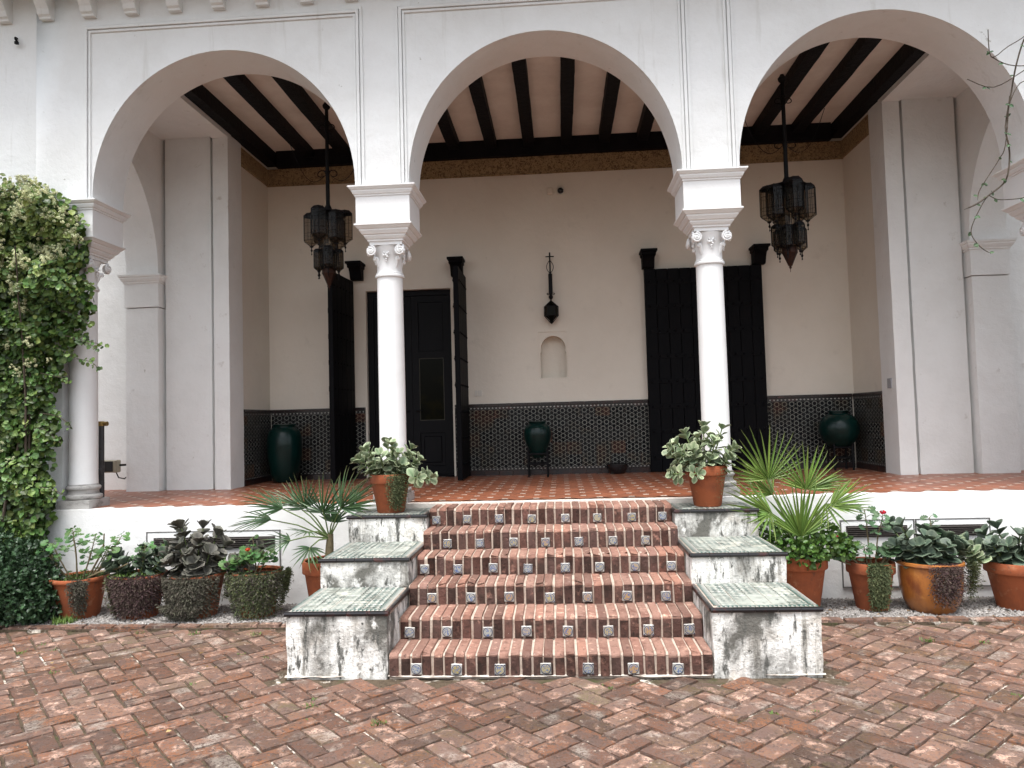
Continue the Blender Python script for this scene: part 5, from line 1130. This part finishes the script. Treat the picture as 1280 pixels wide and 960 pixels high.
# palm beside the left block
t = thing('potted_palm', 'terracotta pot with a spidery dark fan palm beside the left stair block', 'potted palm', (-2.13, 1.76, 0))
pot(t, -2.13, 1.76, 0, .236, .50)
MB().tube([(-2.12, 1.76, .42), (-2.11, 1.77, .62), (-2.10, 1.76, .74)], [.045, .038, .03], 10).obj('trunk', 'stem', t, smooth=60)
tuft(t, -2.13, 1.72, .44, .2, 120, 'grassy', .09)
B_ = (-2.11, 1.76, .70)
for (hub, aim, n, L, spr, up) in [((-2.62, 1.62, .90), (-1, -.1, .02), 13, .38, 55, (0, -.4, 1)), ((-2.48, 1.55, 1.01), (-.9, -.2, .35), 14, .40, 60, (.2, -.5, 1)), ((-2.40, 1.52, .72), (-1, -.2, -.05), 12, .30, 70, (0, -.5, 1)), ((-2.30, 1.66, 1.0), (-.35, -.1, 1), 15, .32, 75, (0, -1, .2)), ((-2.12, 1.62, .96), (.05, -.1, 1), 16, .36, 85, (0, -1, .1)), ((-1.94, 1.60, 1.0), (.6, -.1, .9), 18, .40, 70, (-.3, -1, .3)), ((-1.92, 1.80, .99), (.8, .2, .6), 15, .36, 60, (-.3, -.8, .6)), ((-2.22, 1.50, .80), (-.3, -.6, .1), 10, .24, 85, (0, -.4, 1)), ((-2.20, 1.48, .66), (-.1, -.6, -.75), 11, .22, 95, (0, -1, .3)), ((-2.06, 1.70, .86), (.2, -.2, 1), 12, .26, 70, (0, -1, .2)), ((-2.45, 1.80, 1.02), (-.8, .3, .5), 12, .34, 60, (.2, -.4, 1))]:
    fan(t, B_, hub, aim, up, n + 1, L * 1.04, 'palmdark', spr, w=.034)
# fan palm right of the steps
t = thing('potted_palm', 'terracotta pot with a bright green fan palm rising from leafy undergrowth', 'potted palm', (2.27, 1.74, 0))
pot(t, 2.262, 1.74, 0, .245, .485)
mb = lmb()
for (dx, dy, dz, r) in ((-.30, -.05, .56, .17), (-.12, -.16, .60, .18), (.10, -.18, .58, .17), (.27, -.08, .60, .16), (0, .1, .62, .18), (-.2, .08, .66, .15), (.2, .08, .66, .15), (.36, -.12, .55, .10), (-.02, -.2, .52, .13)): leafball(mb, (2.262 + dx, 1.74 + dy, dz), (r, r * .9, r * .75), 170, .050, .40, seed=dx * 9)
mb.obj('undergrowth', 'under', t, kind='stuff')
B_ = (2.24, 1.74, .58)
for (hub, aim, n, L, spr, up) in [((2.03, 1.78, 1.17), (-.10, .05, 1), 21, .50, 86, (0, -1, .1)), ((2.34, 1.70, 1.08), (.16, 0, 1), 20, .42, 84, (0, -1, .15)), ((2.22, 1.52, .68), (.05, 0, 1), 26, .54, 62, (0, -1, .1)), ((2.02, 1.66, .86), (-.85, -.1, .52), 18, .46, 48, (.4, -1, .6)), ((2.52, 1.62, .93), (.95, -.1, .42), 16, .40, 44, (-.2, -1, .8)), ((2.40, 1.72, 1.10), (1, .1, .10), 14, .40, 22, (0, -1, 1)), ((1.98, 1.60, .88), (-.4, -.4, -.55), 9, .28, 70, (0, -1, .5)), ((2.46, 1.56, .96), (.3, -.4, -.8), 7, .26, 65, (0, -1, .3)), ((2.08, 1.84, 1.02), (-.7, .2, .7), 14, .42, 55, (.3, -1, .4))]:
    fan(t, B_, hub, aim, up, n, L * 1.04, 'palm', spr, w=.036)
# geranium with red blooms, glazed pot, last pot
t = thing('potted_geranium', 'terracotta pot of straggling geranium with two red blooms against the hatch', 'potted plant', (2.885, 1.72, 0), 'potted plants along the foot of the terrace')
pot(t, 2.885, 1.72, 0, .205, .42)
geranium(t, 2.90, 1.70, .39, [(-1.0, -.2, .55, .30), (-.75, -.1, .55, .36), (-.75, 0, .9, .36), (-.05, .05, 1.2, .52), (.1, -.1, 1, .46), (.35, -.1, .6, .22), (.5, -.2, .7, .22), (.25, -.3, .7, .18), (.6, .1, .6, .2), (-.4, -.3, .8, .22), (-1.1, .1, .4, .24)], .07, GERD, n_leaf=9, bloom={4: (.06, PET, .034), 2: (.03, PET, .026)}, low=14, lowr=.2)
trailing(t, 2.885, 1.72, 0, .205, .42, -pi * .60, -pi * .42, 240, 'trailgreen', (.7, 1.0), ll=.032, out=.02)
t = thing('potted_succulent', 'bulging brown glazed pot of broad dark green succulent with purple creeper', 'potted plant', (3.36, 1.66, 0), 'potted plants along the foot of the terrace')
pot(t, 3.365, 1.64, 0, .268, .44, 'glazed', 'bowl')
succulent(t, 3.355, 1.64, .40, 'kal_dark', [(-1.1, -.1, .28), (-.9, -.5, .20), (-.75, .3, .40), (-.55, -.2, .44), (-.4, -.5, .24), (-.1, -.3, .26), (.1, .3, .30), (.3, -.5, .20), (.5, 0, .26), (.8, -.3, .24), (1.0, .2, .26), (1.3, -.1, .26), (-.2, -.8, .14), (.6, -.8, .14), (0, 0, .3)], .3, .135)
geranium(t, 3.40, 1.66, .42, [(.02, 0, 1, .42), (.12, -.1, 1, .22)], .058, GERD, n_leaf=6, low=16, lowr=.2)
trailing(t, 3.365, 1.64, 0, .268, .435, -pi * .60, -pi * .34, 300, 'trailpurple', (.45, .9), 'bowl', .026, out=.010, dens=.8)
trailing(t, 3.40, 1.64, 0, .268, .43, -.35, .1, 120, 'trailgreen', (.4, .85), 'bowl', .03, out=.04)
t = thing('potted_succulent', 'terracotta pot of blue-green succulent cut by the edge of view', 'potted plant', (4.13, 1.70, 0), 'potted plants along the foot of the terrace')
pot(t, 4.14, 1.70, 0, .255, .41)
succulent(t, 4.13, 1.70, .38, 'kal_dark', [(-1.4, -.2, .26), (-1.1, -.5, .28), (-1.3, .2, .36), (-.8, -.2, .26), (-.5, -.5, .24), (-.2, .2, .34), (0, -.3, .3), (.3, .1, .36), (.5, -.4, .26), (.9, 0, .28), (-.6, .3, .32), (.2, -.8, .2), (1.2, 0, .25)], .3, .125)
succulent(t, 3.90, 1.66, .42, 'kal_pale', [(-1.2, -.2, .18), (-.9, .3, .24), (-1.3, .1, .28)], .2, .10)
tuft(t, 4.14, 1.70, .37, .2, 160, 'grassy', .06)

# climber on the left end of the wall, and the dark bush at its foot
t = thing('climbing_shrub', 'tall leafy climber with cream blossom covering the wall beside the end column', 'climber', (-5.3, 1.9, 0))
def vedge(z):
    K = [(.1, -5.14), (.7, -5.10), (.98, -5.02), (1.2, -5.02), (1.5, -5.0), (1.75, -4.99), (2.0, -4.98), (2.35, -4.96), (2.6, -4.84), (2.9, -4.62), (3.1, -4.56), (3.4, -4.66), (3.7, -4.62), (3.95, -4.70), (4.15, -4.86), (4.3, -5.02), (4.42, -5.3)]
    for (a, xa), (b, xb) in zip(K, K[1:]):
        if a <= z <= b: return xa + (xb - xa) * (z - a) / (b - a)
    return -5.4
mb = lmb(); yg = lmb()
for k in range(15000):
    z = .12 + 4.25 * R(); e = vedge(z) + .10 * noise.noise(Vector((0, z * 3.1, 5))); x = e - (1.55 * R() ** .9)
    nn_ = noise.noise(Vector((x * 2.6, z * 2.6, 1))); n2 = noise.noise(Vector((x * 7, z * 7, 3)))
    if nn_ * .6 + n2 * .6 < -.16 and R() < .88: continue
    depth = (.20 if z < 2.6 else .20 + .16 * (z - 2.6)) * (.75 + .9 * nn_ + .45 * n2) * min(1, (e - x) / .16 + .35)
    y = 2.02 - max(.02, depth) * (1 if R() < .7 else R())
    if y > 2.0: y = 2.0
    o = Vector((U(-.9, .9) + .5 * max(0, 1 - (e - x) / .2), -1, U(-.2, .9))); d = Vector((U(-1, 1), U(-.6, .3), U(-1, .35))).normalized()
    leaf6(yg if R() < max(0, min(.75, (z - 3.0) * .9)) or R() < .07 else mb, Vector((x, y, z)), d, o.normalized(), U(.026, .078), .46)
for k in range(10):
    z = U(1, 3.9); 
for (px_, z) in [(-4.83, 2.35), (-4.86, 1.72), (-4.84, 1.86), (-4.60, 2.75), (-4.50, 2.66), (-4.45, 2.5), (-4.62, 3.0), (-4.72, 2.62), (-4.9, 1.25), (-4.95, 1.1), (-4.70, 3.5), (-4.66, 3.3)]:
    pts = curve((px_ - .25, 1.86, z + U(.0, .12)), (1, -.1, -.1), U(.26, .42), (0, 0, -.6), 8, .1); MB().tube(pts, .004, 5).obj('sprig', 'twig', t)
    for q in range(16):
        p = pts[min(8, q // 2 + 1)]; leaf6(mb, p + Vector((U(-.02, .02), U(-.02, .02), U(-.02, .02))), Vector((U(-1, 1), U(-.5, .3), U(-1, .5))).normalized(), Vector((U(-.4, .4), -1, .6)).normalized(), U(.03, .055), .48)
for k in range(7000):
    z = .1 + 4.2 * R(); e = vedge(z) + .10 * noise.noise(Vector((0, z * 3.1, 5))) - .05; x = e - 1.5 * R()
    leaf6(mb, Vector((x, U(1.94, 2.035), z)), Vector((U(-1, 1), U(-.3, .2), U(-1, .4))).normalized(), Vector((U(-.7, .7), -1, U(-.2, .9))).normalized(), U(.05, .085), .5)
mb.obj('foliage', 'vine', t, kind='stuff'); yg.obj('young_foliage', 'vineyoung', t, kind='stuff')
for k in range(7):
    x0 = U(-5.7, -5.15); MB().tube(curve((x0, U(1.90, 1.99), .05), (U(-.05, .05), 0, 1), 3.6, (0, 0, .2), 14, .08), [.018 - .0009 * q for q in range(15)], 6).obj('stem', 'twig', t, smooth=60)
n = 0; tries = 0
while n < 295 and tries < 14000:
    tries += 1; z = U(.8, 4.34); e = vedge(z); x = e - 1.5 * R(); dens = 1.0 if z > 3.35 else (.20 if z > 2.4 else .05)
    cl = noise.noise(Vector((x * 3.3, z * 3.3, 9)))
    if R() > dens or cl < (-.3 if z > 3.45 else .12): continue
    nn_ = noise.noise(Vector((x * 2.6, z * 2.6, 1))); depth = (.20 if z < 2.6 else .20 + .16 * (z - 2.6)) * (.75 + .9 * nn_) * min(1, (e - x) / .16 + .35)
    s = U(.017, .030) * (1.0 if z > 3 else .8)
    for q in range(1 if R() < .6 else 2):
        put('blossom', BLOS, t, Matrix.Translation((x + U(-.05, .05), 1.97 - max(.04, depth) - U(0, .06), z + U(-.04, .04))) @ Matrix.Rotation(U(0, 6), 4, 'X') @ Matrix.Diagonal((s, s, s, 1))); n += 1
t = thing('dark_bush', 'dense dark green bush at the foot of the climber', 'bush', (-5.1, 1.45, 0))
mb = lmb()
for (cx, cy, cz, r, q) in ((-5.2, 1.55, .30, .42, 1700), (-4.98, 1.42, .24, .33, 1300), (-5.45, 1.4, .3, .4, 1300), (-5.1, 1.65, .52, .28, 900), (-4.83, 1.52, .18, .22, 600), (-5.5, 1.7, .55, .35, 900), (-4.86, 1.60, .36, .2, 450), (-5.85, 1.5, .4, .5, 900)): leafball(mb, (cx, cy, cz), (r, r * .85, r * .85), q, .046, .36, seed=cx * 3)
mb.obj('foliage', 'bush', t, kind='stuff')
for k in range(5): MB().tube(curve((-5.15 + U(-.2, .2), 1.5, 0), (U(-.5, .5), U(-.4, .2), 1), .5, (0, 0, .2), 6, .1), .012, 6).obj('stem', 'twig', t)

# bare climbing twigs hanging from above at the other end
t = thing('hanging_twigs', 'thin, almost leafless climber twigs hanging in front of the third arch', 'twigs', (4.3, 1.75, 5.3))
TW = [
    [(5.2, 1.9, 6.4), (4.9, 1.75, 5.7), (4.566, 1.720, 5.215), (4.514, 1.756, 5.169), (4.414, 1.732, 4.914), (4.390, 1.768, 4.729), (4.298, 1.744, 4.362), (4.299, 1.720, 4.181), (4.324, 1.756, 4.077), (4.285, 1.732, 3.907), (4.257, 1.768, 3.827), (4.114, 1.744, 3.722), (3.988, 1.720, 3.639), (3.895, 1.756, 3.602)],
    [(4.349, 1.744, 4.637), (4.274, 1.720, 4.182), (4.231, 1.756, 4.056), (4.094, 1.732, 3.868), (4.045, 1.768, 3.770), (4.013, 1.744, 3.682)],
    [(4.157, 1.768, 3.750), (4.081, 1.744, 3.686), (3.982, 1.720, 3.535), (3.949, 1.756, 3.420), (3.945, 1.732, 3.333), (4.037, 1.768, 3.241), (4.105, 1.744, 3.181)],
    [(4.107, 1.732, 3.719), (4.196, 1.768, 3.688), (4.266, 1.744, 3.674), (4.372, 1.720, 3.673), (4.500, 1.756, 3.707), (4.8, 1.9, 3.8)],
    [(4.200, 1.756, 5.280), (4.200, 1.732, 5.010), (4.376, 1.768, 5.116), (4.545, 1.744, 5.214), (4.9, 1.75, 5.5)],
    [(3.969, 1.720, 4.807), (4.220, 1.756, 4.733), (4.482, 1.732, 4.865), (4.614, 1.768, 4.935), (4.9, 1.75, 5.1)],
    [(4.207, 1.744, 5.016), (4.344, 1.720, 4.920), (4.571, 1.756, 4.924), (4.8, 1.75, 5.0)],
    [(4.8, 1.8, 4.85), (4.605, 1.768, 4.784), (4.448, 1.744, 4.752), (4.330, 1.720, 4.553), (4.318, 1.756, 4.344)]]
lv = lmb()
for i, s in enumerate(TW):
    s = [Vector(p) for p in s]; pts = []
    for a in range(len(s) - 1):
        p0, p1, p2, p3 = s[max(a - 1, 0)], s[a], s[a + 1], s[min(a + 2, len(s) - 1)]
        for q in range(4):
            u = q / 4; pts.append(.5 * ((2 * p1) + (p2 - p0) * u + (2 * p0 - 5 * p1 + 4 * p2 - p3) * u * u + (3 * p1 - p0 - 3 * p2 + p3) * u ** 3))
    pts.append(s[-1]); MB().tube(pts, [(.0075 if i == 0 else .0045)] * (len(pts) - 2) + [.003, .002], 5).obj('twig', 'twig', t, smooth=60)
    for q in range(3, len(pts), 5 if i < 3 else 9):
        for h in range(random.choice((1, 1, 2, 3))): leaf6(lv, pts[q], Vector((U(-1, 1), U(-.6, .2), U(-1, .4))).normalized(), Vector((U(-.5, .5), -1, .5)).normalized(), U(.03, .05), .3)
lv.obj('leaves', 'gerdark', t, kind='stuff')
